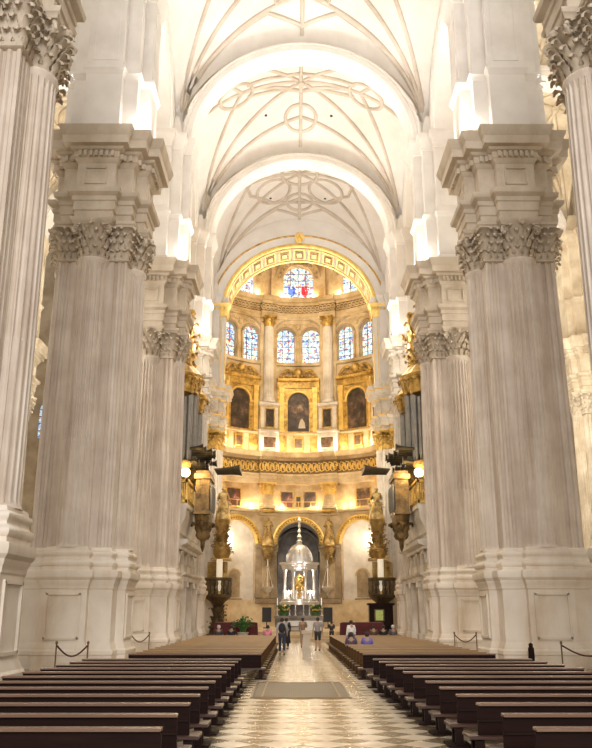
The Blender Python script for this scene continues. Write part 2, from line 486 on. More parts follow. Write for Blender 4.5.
    for row, (z, h, curl, bell) in enumerate(((19.0, .56, .26, .06), (19.26, .74, .30, .10), (19.66, .74, .34, .12), (20.1, .58, .34, .18))):
        for t in ((-1.56, -1.24, -.92) if row % 2 == 0 else (-1.4, -1.08)):
            b.leaf((t, -1.66, z), (0, -1, 0), (1, 0, 0), h, .29, curl, bell); b.leaf((-1.66, t, z), (-1, 0, 0), (0, -1, 0), h, .29, curl, bell)
        b.leaf((-1.62, -1.62, z), (-.707, -.707, 0), (.707, -.707, 0), h, .3, curl + .06, bell + .04)
    D['corner_capital'] = b.data('corner_capital', M['capital'], 40)
    # entablature
    b = MB(); E = cross(1.76, .95, 2.30)
    b.stack(E, [(.0, 21.04), (.0, 21.45), (.07, 21.5), (.07, 21.95), (.14, 22.0), (.14, 22.22), (.34, 22.36), (.38, 22.5), (.38, 22.6), (.05, 22.66), (.0, 22.7), (.0, 24.1), (.1, 24.2), (.16, 24.34), (.2, 24.36), (.2, 24.68), (.34, 24.74), (.42, 24.86), (.68, 24.9), (.70, 25.32), (.76, 25.4), (.86, 25.66), (.90, 25.82), (.2, 25.9)])
    for i in range(20):
        p, q = E[i], E[(i + 1) % 20]
        dx, dy = q[0] - p[0], q[1] - p[1]; L = math.hypot(dx, dy); nx_, ny_ = dy / L, -dx / L
        m = max(1, round(L / .27))
        for k in range(m):
            t = (k + .5) / m
            b.box((p[0] + dx * t + nx_ * .27, p[1] + dy * t + ny_ * .27, 24.52), (.15, .15, .3), math.atan2(dy, dx))
    for k in range(4):
        a = k * PI / 2; ca, sa = math.cos(a), math.sin(a)
        for (u, z, du, dz) in ((0, 22.98, 1.1, .08), (0, 23.84, 1.1, .08), (-.52, 23.41, .08, .86), (.52, 23.41, .08, .86)):
            x, y = u, -2.33
            b.box((x * ca - y * sa, x * sa + y * ca, z), (du, .08, dz), a)
    D['entablature'] = b.data('entablature', M['entab'], 30)
    # attic pier with its impost
    b = MB(); A = cross(1.70, .95, 2.25)
    b.stack(A, [(.14, 25.86), (.14, 26.3), (.04, 26.4), (0, 26.45), (0, 29.4), (.06, 29.5), (.08, 29.62), (.16, 29.72), (.16, 29.86), (.02, 29.92), (0, 29.95), (0, 35.0), (.06, 35.05), (.06, 35.25), (.14, 35.4), (.16, 35.6), (.3, 35.85), (.36, 36.1), (.36, 36.3), (.1, 36.36), (.0, 36.4), (-.4, 38.2)])
    for k in range(4):
        a = k * PI / 2; ca, sa = math.cos(a), math.sin(a)
        for (u, z, du, dz) in ((0, 30.3, 1.3, .1), (0, 34.7, 1.3, .1), (-.62, 32.5, .1, 4.4), (.62, 32.5, .1, 4.4)):
            x, y = u, -2.26
            b.box((x * ca - y * sa, x * sa + y * ca, z), (du, .06, dz), a)
    D['attic'] = b.data('attic', M['attic'], 30)
    return D
PD = make_pier_meshes()

def make_pier(loc, label, group=None):
    r = thing('clustered_pier', label, 'pier', loc, 0, group)
    link('pedestal', PD['pedestal'], r); link('base', PD['base'], r); link('core_shaft', PD['core_shaft'], r)
    for k in range(4):
        cs = link('column_shaft', PD['column_shaft'], r, rz=k * PI / 2)
        link('capital', PD['capital'], cs)
        link('corner_capital', PD['corner_capital'], r, rz=k * PI / 2)
    link('entablature', PD['entablature'], r); link('attic', PD['attic'], r)
    return r
SIDE = ['left', 'right']
place = ['nearest pier on the %s, its fluted column cropped by the picture edge', 'tall grey-beige clustered pier standing beside the front pews on the %s',
         'second clustered pier on the %s, partly behind the big front pier', 'third clustered pier on the %s, half hidden behind the gilded organ', 'farthest pier on the %s with gilded capital, flanking the gold chancel arch']
CH = {}
for sd, sg in ((0, -1), (1, 1)):
    for i, y in enumerate(ROWS):
        p = make_pier((sg * PX - (.12 if i == 0 and sg < 0 else 0), y, 0), place[i] % SIDE[sd], 'clustered piers along the nave')
        if i == 4: CH[sg] = p; remat(p, {'capital': M['gold_bright'], 'corner_capital': M['gold'], 'entablature': M['white_marble'], 'column_shaft': M['white_marble'], 'core_shaft': M['white_marble']})
        if i == 3: remat(p, {'entablature': M['white_marble'], 'column_shaft': M['white_marble'], 'core_shaft': M['white_marble'], 'capital': M['ped']})
    o = make_pier((sg * 26.5, ROWS[3], 0), 'pale yellow clustered pier far back in the side aisle on the %s' % SIDE[sd], 'clustered piers in the side aisles')
    remat(o, {k: M['aisle'] for k in ('entablature', 'column_shaft', 'core_shaft', 'capital', 'corner_capital', 'attic', 'pedestal', 'base')})
    o2 = make_pier((sg * 26.5, ROWS[2], 0), 'pale clustered pier in the side aisle on the %s, behind the front pier' % SIDE[sd], 'clustered piers in the side aisles')
    remat(o2, {k: M['aisle'] for k in ('entablature', 'column_shaft', 'core_shaft', 'capital', 'corner_capital', 'attic', 'pedestal', 'base')})

# the two chancel piers also carry gilt bands, a small balcony and the pilaster under the chancel arch
for sg, r in CH.items():
    b = MB(); E4 = cross(1.76, .95, 2.30)
    for z0, z1, o in ((22.5, 22.62, .40), (24.28, 24.4, .22), (25.3, 25.42, .74), (23.0, 23.08, .02), (21.42, 21.52, .09)):
        b.stack(E4, [(o, z0), (o + .03, z0 + .02), (o + .03, z1 - .02), (o, z1)])
    b.build('gilded_band', M['gold_bright'], r)
    for k, (cx, cy, dx, dy) in enumerate(((-2.72, 0, .62, 2.0), (2.72, 0, .62, 2.0), (0, -2.72, 2.0, .62))):
        b = MB(); b.box((cx, cy, 25.99), (dx, dy, .16)); sl = b.build('balcony_slab', M['gold'], r, 0)
        b = MB()
        x0, x1 = (cx * 1.06, cx * 1.06) if cx else (-.95, .95)
        y0, y1 = (-.95, .95) if cx else (cy * 1.06, cy * 1.06)
        for q in range(6):
            t = q / 5; b.lathe([(.05, 26.07), (.1, 26.25), (.06, 26.65), (.08, 27.0)], 6, c=(x0 + (x1 - x0) * t, y0 + (y1 - y0) * t, 0))
        b.box(((x0 + x1) / 2, (y0 + y1) / 2, 27.06), (abs(x1 - x0) + .16, abs(y1 - y0) + .16, .12)); b.build('railing', M['gold_bright'], sl)
    px, py = sg * 9.0 - sg * PX, 86.2 - ROWS[4]
    b = MB(); b.box((px, py - .25, 30.1), (1.7, .5, 8.0)); sh = b.build('arch_pilaster', M['vault'], r, 0)
    b = MB()
    for x in (-.8, .8, -.35, .35): b.box((px + x, py - .54, 30.1), (.1, .08, 7.6))
    b.build('gilded_fillet', M['gold_bright'], sh, 0)
    b = MB(); b.stack([(px - .95, py - .6), (px + .95, py - .6), (px + .95, py + .2), (px - .95, py + .2)], [(0, 33.9), (.05, 34.0), (.1, 34.9), (.3, 35.2), (.35, 35.4), (0, 35.4)])
    for k in range(5): b.leaf((px - .75 + k * .38, py - .6, 33.9), (0, -1, 0), (1, 0, 0), 1.0, .4, .3)
    b.build('pilaster_capital', M['gold_bright'], sh)

# ------------------------------------------------------------------ transverse and longitudinal arches (setting)
def arch_trim(name, fr, cx, ch, a, b_, w0, w1, th, mat, n=32):
    sec = [(0, w0 + .15), (0, w1 - .15), (.1, w1 - .08), (.1, w1), (.45, w1), (.5, w1 - .06), (.55, w1 - .06), (.6, w1 + .04), (th, w1 + .04), (th, w0 - .04), (.6, w0 - .04), (.55, w0 + .06), (.5, w0 + .06), (.45, w0), (.1, w0), (.1, w0 + .08)]
    b = MB(); b.arc(fr, cx, ch, a, b_, sec, 0, PI, n)
    return struct(b.build(name, mat, None, 30))
tn = 1
for y in ROWS[1:4]:
    arch_trim('trim_%d' % tn, FX(y), 0, SP - .2, 8.25, 8.0, -1.0, 1.0, .75, M['vault']); tn += 1
    for sg in (-1, 1):
        arch_trim('trim_%d' % tn, FX(y), sg * 18.5, SP - .2, 5.7, 5.7, -1.0, 1.0, 1.0, M['vault'], 24); tn += 1
for i in range(0, 4):
    yc = (ROWS[i] + ROWS[i + 1]) / 2
    for sg in (-1, 1):
        arch_trim('trim_%d' % tn, FY(sg * PX, 1), yc, SP - .2, 5.75, 5.75, -.95, .95, 1.15, M['vault'], 24); tn += 1

# ------------------------------------------------------------------ vaults
def vault_z(x, y, hx, hy, T=8.9, L=6.6):
    u, v = min(1, abs(x / hx)), min(1, abs(y / hy))
    return SP + math.sqrt(max(0, T * T * (1 - u * u) + L * L * (1 - v * v)))
def vault_bay(xc, yc, hx, hy, T, L, mat, ribmat, pat, holes=0, rr=.17, nm='ceiling'):
    b = MB(); n = 40
    vs = []; fs = []
    for i in range(n + 1):
        for j in range(n + 1):
            x = hx * math.sin((-1 + 2 * i / n) * PI / 2); y = hy * math.sin((-1 + 2 * j / n) * PI / 2)
            vs.append((x, y, vault_z(x, y, hx, hy, T, L)))
    for i in range(n):
        for j in range(n):
            a = i * (n + 1) + j; fs.append((a, a + n + 1, a + n + 2, a + 1))
    b.add(vs, fs)
    # thickness so that the shell is a solid
    c = struct(b.build(nm, mat, None, 0))
    for p in c.data.polygons: p.use_smooth = True
    md = c.modifiers.new('thick', 'SOLIDIFY'); md.thickness = .35; md.offset = 1
    c.location = (xc, yc, 0)
    def rib(pts, r=rr, closed=False, m=22):
        P = []
        for k in range(len(pts) - (0 if closed else 1)):
            p, q = pts[k], pts[(k + 1) % len(pts)]
            L_ = math.hypot((q[0] - p[0]) * hx, (q[1] - p[1]) * hy)
            mm = max(1, int(L_ / .7)) if len(pts) < 8 else 1
            for t in range(mm): P.append((p[0] + (q[0] - p[0]) * t / mm, p[1] + (q[1] - p[1]) * t / mm))
        if not closed: P.append(pts[-1])
        X = [(u * hx, v * hy, vault_z(u * hx, v * hy, hx, hy, T, L) - .06) for u, v in P]
        b = MB(); b.tube(X, r, 8, closed); b.build('rib', ribmat, c, 60)
    for su in (-1, 1):
        for sv in (-1, 1):
            b = MB(); b.lathe([(.34, -.3), (.40, 1.4), (.54, 2.4), (.68, 3.1), (.62, 3.9), (.35, 4.6), (.05, 5.0)], 20, c=(su * hx, sv * hy, SP)); b.build('springer', mat, c, 60)
    def circ(u, v, ru, rv, r=rr):
        rib([(u + ru * math.cos(2 * PI * k / 28), v + rv * math.sin(2 * PI * k / 28)) for k in range(28)], r, True)
    e = .985
    for su in (-1, 1):
        for sv in (-1, 1):
            rib([(su * e, sv * e), (0, 0)])
            rib([(su * e, sv * e), (0, sv * .55)]); rib([(su * e, sv * e), (su * .55, 0)])
            if pat != 'A': rib([(su * e, sv * e), (su * .28, sv * .7), (0, sv * .85)])
    rib([(0, -.93), (0, .93)]); rib([(-.93, 0), (.93, 0)])
    if pat == 'A':
        for u, v in ((0, -.56), (0, .56), (-.60, 0), (.60, 0)): circ(u, v, .15, .19)
        for su in (-1, 1):
            for sv in (-1, 1): rib([(0, sv * .16), (su * .18, sv * .12), (su * .36, sv * .12), (su * .5, sv * .1)])
            rib([(su * .45, .0), (su * .3, .05), (su * .12, .1), (0, .16)])
    if pat == 'B':
        circ(0, 0, .2, .26)
        for su in (-1, 1):
            for sv in (-1, 1):
                circ(su * .3, sv * .33, .19, .24)
                rib([(0, sv * .62), (su * .3, sv * .58), (su * .56, sv * .3), (su * .6, 0)])
        for u, v in ((0, -.6), (0, .6)): circ(u, v, .15, .15)
    if pat == 'C':
        circ(0, 0, .36, .46); circ(0, 0, .12, .15)
        for k in range(8):
            a = k * PI / 4
            rib([(.36 * math.cos(a), .46 * math.sin(a)), (.55 * math.cos(a + PI / 8), .68 * math.sin(a + PI / 8)), (.36 * math.cos(a + PI / 4), .46 * math.sin(a + PI / 4))])
    b = MB(); zc = vault_z(0, 0, hx, hy, T, L)
    b.lathe([(.12, -.5), (.3, -.42), (.36, -.25), (.36, .1)], 14, c=(0, 0, zc)); b.build('boss', ribmat, c)
    for u, v in ((-.42, -.35), (.42, -.3), (.3, .5), (-.34, .48))[:holes]:
        b = MB(); x, y = u * hx, v * hy; z = vault_z(x, y, hx, hy, T, L)
        b.lathe([(.13, -.06), (.13, .2)], 10, c=(x, y, z)); b.build('rope_hole', M['black'], c)
    return c
for i, pat in ((1, 'C'), (2, 'A'), (3, 'B')):
    yc = (ROWS[i] + ROWS[i + 1]) / 2
    vault_bay(0, yc, 9.6, 8.0, 9.3, 6.9, M['vault'], M['rib'], pat, 4)
    for sg in (-1, 1):
        vault_bay(sg * 18.5, yc, 7.0, 8.0, 6.8, 6.9, M['aisle'], M['aisle'], 'C' if i % 2 else 'B', 0, .2)

# ------------------------------------------------------------------ floor and outer walls
b = MB(); b.box((0, 60, -.15), (76, 150, .3)); struct(b.build('floor', M['floor'], None, 0))
gr = tag(link('floor_grate', None, None, (-.4, 27.2, 0)), 'grey metal grate let into the checkered floor of the central aisle', 'grate')
b = MB(); b.box((0, 0, .012), (2.8, 5.2, .024)); b.build('grille', M['grate'], gr)
b = MB()
for x in (-1.4, -1.1, 1.1, 1.4): b.box((x, 0, .02), (.05, 5.2, .04))
for y in (-2.6, 2.6): b.box((0, y, .02), (2.85, .06, .04))
b.build('frame', M['brass'], gr)

wn = 1
def window(fr, cx, hw, sill, spring, rise, w, gmat, barmat, nv=2, nh=4, barw=.06, extra=None):
    """stained window: the glass with stone frame and lead bars as children"""
    global wn
    b = MB(); b.pane(fr, cx, hw, sill, spring, rise, w); g = struct(b.build('window_%d' % wn, gmat, None, 0)); wn += 1
    b = MB()
    for k in range(1, nv + 1):
        x = cx - hw + 2 * hw * k / (nv + 1); top = spring + rise * math.sqrt(max(0, 1 - ((x - cx) / hw) ** 2))
        b.section([[fr(x - barw, h, w), fr(x + barw, h, w), fr(x + barw, h, w + .08), fr(x - barw, h, w + .08)] for h in (sill, top)])
    for k in range(1, nh + 1):
        h = sill + (spring + rise - sill) * k / (nh + 1)
        q = hw if h < spring else hw * math.sqrt(max(0, 1 - ((h - spring) / rise) ** 2))
        b.section([[fr(cx - q + 2 * q * t, h - barw, w), fr(cx - q + 2 * q * t, h + barw, w), fr(cx - q + 2 * q * t, h + barw, w + .07), fr(cx - q + 2 * q * t, h - barw, w + .07)] for t in (0, .5, 1)])
    b.build('lead_bars', barmat, g, 0)
    return g
for sd, sg in ((0, -1), (1, 1)):
    nm = 'wall_' + SIDE[sd]
    b = MB(); fr = FY(sg * 35, -sg)
    for i in range(-1, 6):
        yc = 31.1 + 16 * i
        b.wallarch(fr, yc - 8, yc + 8, 0, 60, yc, 2.2, 17, 29, 2.2, 1.2)
    w = struct(b.build(nm, M['aisle'], None, 0))
    for i in range(-1, 6):
        yc = 31.1 + 16 * i
        window(fr, yc, 2.2, 17, 29, 2.2, -1.0, M['glass_pale'], M['bronze'], 3, 6)
    # end wall of the aisle
    b = MB(); b.wallarch(FX(104), min(sg * 15.5, sg * 35), max(sg * 15.5, sg * 35), 0, 60, sg * 20, 3.2, 0, 9, 3.2, 4, 16)
    struct(b.build('wall_back', M['aisle'], None, 0))
    window(FX(104), sg * 32.6, 1.1, 24, 27.6, 1.1, .05, M['glass'][3], M['bronze'], 2, 4, .04)
# ------------------------------------------------------------------ choir side walls with marble portals, organs, tribunes
for sd, sg in ((0, -1), (1, 1)):
    nm = 'wall_' + SIDE[sd]; fr = FY(sg * 11.0, -sg)
    for i in (2, 3):
        yc = (ROWS[i] + ROWS[i + 1]) / 2
        top = lambda q, yc=yc: SP + math.sqrt(max(0, 5.9 ** 2 - (q - yc) ** 2))
        b = MB(); b.wallarch(fr, yc - 5.8, yc + 5.8, 0, 42, yc, 3.7, 29.5, 36, 3.7, .5, 24, top, 0, 6)
        struct(b.build(nm, M['vault'], None, 0))
        window(fr, yc, 3.7, 29.5, 36, 3.7, -.35, M['glass_yellow'] if i == 2 else M['glass'][2], M['bronze'], 5, 6, .04)
    # projecting lower wall with the portal
    d0, d1 = 57.95, 68.35
    fr = FY(sg * 8.75, -sg)
    b = MB(); b.section([[fr(d0, 0, 0), fr(d1, 0, 0), fr(d1, 0, -1.3), fr(d0, 0, -1.3)], [fr(d0, 9.2, 0), fr(d1, 9.2, 0), fr(d1, 9.2, -1.3), fr(d0, 9.2, -1.3)]])
    struct(b.build(nm, M['white_marble'], None, 0))
    r = thing('marble_portal', 'white marble portal with arched niches below the organ on the %s' % SIDE[sd], 'portal', (sg * 8.75, (d0 + d1) / 2, 0))
    q = lambda s, h, w: (-sg * w, s, h)
    L = (d1 - d0) / 2 - .4
    for x0 in (-L, -1.9, 1.9, L):
        b = MB()
        for (z0, z1, w_, dp) in ((0, .9, .5, .5), (.9, 4.1, .32, .36), (4.1, 4.5, .46, .48)):
            b.section([[q(x0 - w_, h, 0), q(x0 + w_, h, 0), q(x0 + w_, h, dp), q(x0 - w_, h, dp)] for h in (z0, z1)])
        b.build('pilaster', M['white_marble'], r)
    b = MB(); b.ring(q, [(0, 4.5), (.45, 4.5), (.5, 4.75), (.7, 4.85), (.75, 5.0), (0, 5.05)], -L - .6, L + .6, 4)
    b.ring(q, [(0, 6.6), (.3, 6.6), (.35, 6.8), (.75, 6.95), (.8, 7.2), (0, 7.3)], -L - .6, L + .6, 4)
    b.build('cornice', M['white_marble'], r)
    for x0 in (-3.4, 0, 3.4):
        b = MB()
        b.pane(q, x0, .85, 5.1, 5.7, .75, .02); b.build('niche', M['entab'], r, 0)
        b = MB(); b.arc(q, x0, 5.7, .85, .75, [(0, 0), (0, .18), (.2, .18), (.2, 0)], 0, PI, 14); b.build('archivolt', M['white_marble'], r)
        b = MB(); b.pane(q, x0, 1.1, 0, 3.4, .8, .03); b.build('doorway', M['ped'] if x0 else M['apse_dark'], r, 0)
    # tribune console under the organ
    r = thing('organ_tribune', 'white organ tribune with gilded parapet projecting from the %s wall' % SIDE[sd], 'balcony', (sg * 8.75, 60.4, 0))
    P = lambda pr, y0, y1, n=4: MB().ring(q, pr, y0, y1, n)
    P([(0, 7.6), (.2, 7.7), (.3, 8.2), (.55, 8.7), (.6, 9.3), (.7, 9.4), (.7, 9.7), (0, 9.7)], -2.6, 8.4).build('console', M['white_marble'], r)
    b = MB()
    for k in range(9):
        y = -2.5 + k * 10.8 / 8
        b.box((-sg * .6, y, 10.5), (.14, .14, 1.6))
    b.box((-sg * .6, 2.9, 9.85), (.2, 11, .25)); b.box((-sg * .6, 2.9, 11.3), (.24, 11, .2))
    for k in range(44): b.box((-sg * .6, -2.4 + k * 10.6 / 43, 10.6), (.07, .07, 1.3))
    b.box((-sg * .3, -2.5, 11.3), (.7, .2, .2)); b.box((-sg * .3, -2.5, 9.85), (.7, .2, .25))
    for k in range(5): b.box((-sg * (.05 + .12 * k), -2.5, 10.6), (.07, .07, 1.3))
    b.build('parapet', M['gold'], r)

# ------------------------------------------------------------------ organs
def organ_local():
    """one organ facing -y, base at z = 0; returns {part: [mesh, ...]}"""
    parts = []
    b = MB(); b.box((0, .9, 3.2), (7.8, 1.0, 6.4)); b.box((0, .8, 1.4), (8.0, 1.5, .3)); b.box((0, .8, .2), (8.0, 1.5, .4))
    parts.append(('case', b.data('case', M['gold_dark'], 0), 1))
    for tx, h in ((-3.2, 8.2), (0, 9.0), (3.2, 8.2)):
        b = MB()
        b.lathe([(.25, .1), (.9, 1.0), (1.15, 1.3), (1.2, 1.6)], 14, PI, 2 * PI, (tx, 0, 0))
        parts.append(('tower_base', b.data('tower_base', M['gold_dark']), 1))
        b = MB()
        b.lathe([(1.1, h - 1.4), (1.25, h - 1.1), (1.2, h - .5), (1.45, h - .3), (1.55, h), (1.3, h + .2), (.9, h + .7), (.4, h + 1.2), (.1, h + 1.3)], 16, PI, 2 * PI, (tx, 0, 0))
        for k in range(7):
            a = PI + (k + .5) * PI / 7
            b.leaf((tx + 1.25 * math.cos(a), 1.25 * math.sin(a), h - 1.2), (math.cos(a), math.sin(a), 0), (-math.sin(a), math.cos(a), 0), .9, .6, .25)
        parts.append(('canopy', b.data('canopy', M['gold']), 1))
        for k in range(7):
            a = PI + (k + .5) * PI / 7; hh = h - 1.5 - .5 * abs(k - 3) / 3
            b = MB(); b.lathe([(.05, 1.55), (.16, 2.1), (.17, 2.2), (.17, hh), (.12, hh + .02)], 10, c=(tx + 1.0 * math.cos(a), 1.0 * math.sin(a), 0))
            parts.append(('pipe', b.data('pipe', M['pipe']), 1))
    for x0 in (-1.6, 1.6):
        for k in range(7):
            x = x0 + (k - 3) * .22; hh = 5.0 + .25 * abs(k - 3)
            b = MB(); b.lathe([(.05, 1.6), (.1, 2.1), (.105, 2.2), (.105, hh), (.08, hh + .02)], 10, c=(x, .1, 0))
            parts.append(('pipe', b.data('pipe', M['pipe']), 1))
        b = MB(); b.box((x0, .2, 6.5), (1.6, .5, .5)); b.box((x0, .1, 6.85), (1.8, .8, .2))
        for k in range(7): b.leaf((x0 + (k - 3) * .24, -.1, 5.6), (0, -1, 0), (1, 0, 0), .9, .5, .2)
        parts.append(('frieze', b.data('frieze', M['gold']), 1))
    # crowning sculpture
    rnd = random.Random(3)
    for tx, z0, hh, wd in ((-3.2, 8.3, 5.6, 1.05), (0, 9.2, 6.0, 1.5), (3.2, 8.3, 5.6, 1.05), (-1.65, 7.0, 2.6, .8), (1.65, 7.0, 2.6, .8)):
        b = MB()
        b.lathe([(wd * .8, 0), (wd * .9, .3), (wd * .55, .8), (wd * .75, hh * .3), (wd * .8, hh * .42), (wd * .45, hh * .55), (wd * .6, hh * .68), (wd * .62, hh * .8), (wd * .3, hh * .92), (wd * .12, hh)], 12, c=(tx, .4, z0))
        for k in range(34):
            a = rnd.uniform(0, 2 * PI); z = rnd.uniform(.1, hh * .85)
            r0 = wd * .55
            b.leaf((tx + r0 * math.cos(a), .4 + r0 * math.sin(a), z0 + z), (math.cos(a), math.sin(a), 0), (-math.sin(a), math.cos(a), 0), rnd.uniform(.6, 1.2), rnd.uniform(.4, .7), rnd.uniform(.2, .5))
        for k in range(14):
            a = rnd.uniform(0, 2 * PI); z = rnd.uniform(.2, hh * .9)
            b.ball((tx + wd * .6 * math.cos(a), .4 + wd * .6 * math.sin(a), z0 + z), rnd.uniform(.16, .34), 7)
        parts.append(('crowning_sculpture', b.data('crowning_sculpture', M['gold']), 1))
    for sx in (-1, 1):
        b = MB()
        for k in range(16):
            b.leaf((sx * (3.95 + .1 * math.sin(k)), .1, 1.2 + k * .42), (sx * .8, -.6, 0), (.6, sx * .8, 0), .9, .7, .35)
        b.box((sx * 3.95, .4, 4.2), (.2, .9, 6.6))
        parts.append(('side_carving', b.data('side_carving', M['gold']), 1))
    # horizontal trumpets
    for lev, n, z0 in ((0, 9, 2.5), (1, 9, 1.5)):
        for k in range(n):
            x = (k - (n - 1) / 2) * .85
            ln = 2.3 - .35 * math.cos(k) - lev * .5
            b = MB(); b.tube([(x, -.1, z0), (x, -.1 - ln * .7, z0 + .10), (x, -.1 - ln * .93, z0 + .14), (x, -.1 - ln, z0 + .15)], [.06, .13, .2, .3], 10)
            parts.append(('trumpet', b.data('trumpet', M['pipe_dark']), 1))
    return parts
OP = organ_local()
for sd, sg in ((0, -1), (1, 1)):
    r = thing('pipe_organ', 'gilded pipe organ with grey pipes and horizontal trumpets on the %s tribune' % SIDE[sd], 'organ', (sg * 9.35, 63.1, 11.4), -sg * PI / 2)
    for n_, d, _ in OP: link(n_, d, r)
    # small organ case hanging in front of the tribune
    r = thing('choir_organ', 'small dark gilded organ case on a carved bracket on the %s' % SIDE[sd], 'organ', (sg * 7.0, 61.3, 9.0), -sg * PI / 2)
    b = MB(); b.lathe([(.08, -2.4), (.3, -2.1), (.35, -1.7), (.8, -1.3), (1.0, -.8), (1.2, -.4), (1.35, 0), (1.35, .25)], 8, c=(0, .3, 0), sy=.5); 
    for k in range(8):
        a = k * PI / 4; b.leaf((.7 * math.cos(a), .3 + .3 * math.sin(a), -1.5), (math.cos(a), math.sin(a), 0), (-math.sin(a), math.cos(a), 0), 1.2, .8, .4)
    b.build('bracket', M['organ_case'], r)
    b = MB(); b.box((0, .3, 1.5), (2.5, 1.0, 2.6)); b.box((0, .3, 2.95), (2.9, 1.25, .35)); b.box((0, .3, .3), (2.8, 1.2, .2)); b.box((0, .3, 3.25), (2.4, 1.0, .3)); b.build('case', M['organ_case'], r)
    for k in range(9):
        b = MB(); b.lathe([(.04, .45), (.11, .75), (.11, 2.3 - .08 * abs(k - 4)), (.08, 2.32)], 8, c=(-1.1 + k * .275, -.33, 0)); b.build('pipe', M['pipe'], r)
    for k in range(7):
        b = MB(); x = (k - 3) * .4
        b.tube([(x, -.5, 3.5), (x, -1.6, 3.56), (x, -2.1, 3.6), (x, -2.4, 3.62)], [.05, .09, .16, .24], 8); b.build('trumpet', M['pipe_dark'], r)
    # lit lamp on the tribune
    r = thing('tribune_lamp', 'lit globe lamp glowing gold below the %s organ pipes' % SIDE[sd], 'lamp', (sg * 8.45, 59.0, 9.72))
    b = MB(); b.lathe([(.2, 0), (.06, .1), (.05, 2.0), (.12, 2.05)], 8); b.build('stem', M['brass'], r)
    b = MB(); b.ball((0, 0, 2.35), .34, 14); b.build('globe', M['lamp_glow'], r)

# ------------------------------------------------------------------ chancel arch
fr = FX(86.2)
b = MB()
b.wallarch(fr, -10.6, 10.6, 36.5, 48, 0, 8.35, 35.0, 35.0, 7.5, 3.8, 40, lambda q: min(48, SP - 1 + math.sqrt(max(4, 9.6 ** 2 - q * q)) + 1.2))
struct(b.build('wall_front', M['vault'], None, 0))
AC, AA, AB = 35.0, 8.35, 7.5
for k, (sec, mt) in enumerate((([(.0, -.05), (.0, .28), (.22, .34), (.4, .28), (.42, .0)], 'gold_bright'),
                               ([(1.3, 0), (1.3, .2), (1.42, .26), (1.5, .2), (1.52, 0)], 'gold'),
                               ([(.42, 0), (.42, .12), (1.3, .16), (1.3, 0)], 'vault'),
                               ([(.03, -3.8), (-.12, -3.8), (-.12, -3.5), (.03, -3.5)], 'gold_bright'),
                               ([(.03, -.4), (-.08, -.4), (-.08, -.2), (.03, -.2)], 'gold'))):
    b = MB(); b.arc(fr, 0, AC, AA, AB, sec, 0, PI, 48); struct(b.build('trim_%d' % tn, M[mt], None, 35)); tn += 1
cof = thing('coffered_soffit', 'row of gilt-framed coffers under the gold chancel arch', 'coffering', (0, 86.2, AC))
for k in range(15):
    t = PI * (k + .5) / 15
    f2 = lambda s, h, w: (s, -w, h)
    def sq(dt, w0, w1, dr, mt, nm_):
        b = MB(); b.arc(f2, 0, 0, AA, AB, [(.02, w0), (dr, w0), (dr, w1), (.02, w1)], t - dt, t + dt, 4); return b.build(nm_, M[mt], cof, 0)
    sq(.085, -3.3, -.5, -.05, 'gold', 'coffer_frame'); sq(.062, -2.95, -.85, -.08, 'apse_dark', 'coffer_panel')
    sq(.034, -2.4, -1.4, -.12, 'gold', 'rosette')
r = thing('keystone_boss', 'gilded keystone ornament at the crown of the chancel arch', 'ornament', (0, 85.7, AC + AB + .9))
b = MB(); b.ball((0, 0, 0), .36, 12); 
for k in range(6): b.leaf((.4 * math.cos(k), -.2, .4 * math.sin(k) - .3), (0, -1, 0), (1, 0, 0), .5, .35, .2)
b.build('boss', M['gold_bright'], r)
# ------------------------------------------------------------------ rotunda of the chancel
RC, RR = 98.0, 14.0
def FR(s, h, w):
    a = s / RR; r = RR - w
    return (r * math.sin(a), RC + r * math.cos(a), h)
def FRd(off):                       # frame shifted along the arc
    return lambda s, h, w: FR(s + off, h, w)
BAY = RR * 36 * D2R; HB = BAY / 2
KS = (-2, -1, 0, 1, 2)
bayname = {-2: 'far left', -1: 'left', 0: 'central', 1: 'right', 2: 'far right'}
colname = {-2: 'outer left', -1: 'inner left', 1: 'inner right', 2: 'outer right'}
COLS = {-2: -1.5 * BAY, -1: -.5 * BAY, 1: .5 * BAY, 2: 1.5 * BAY}

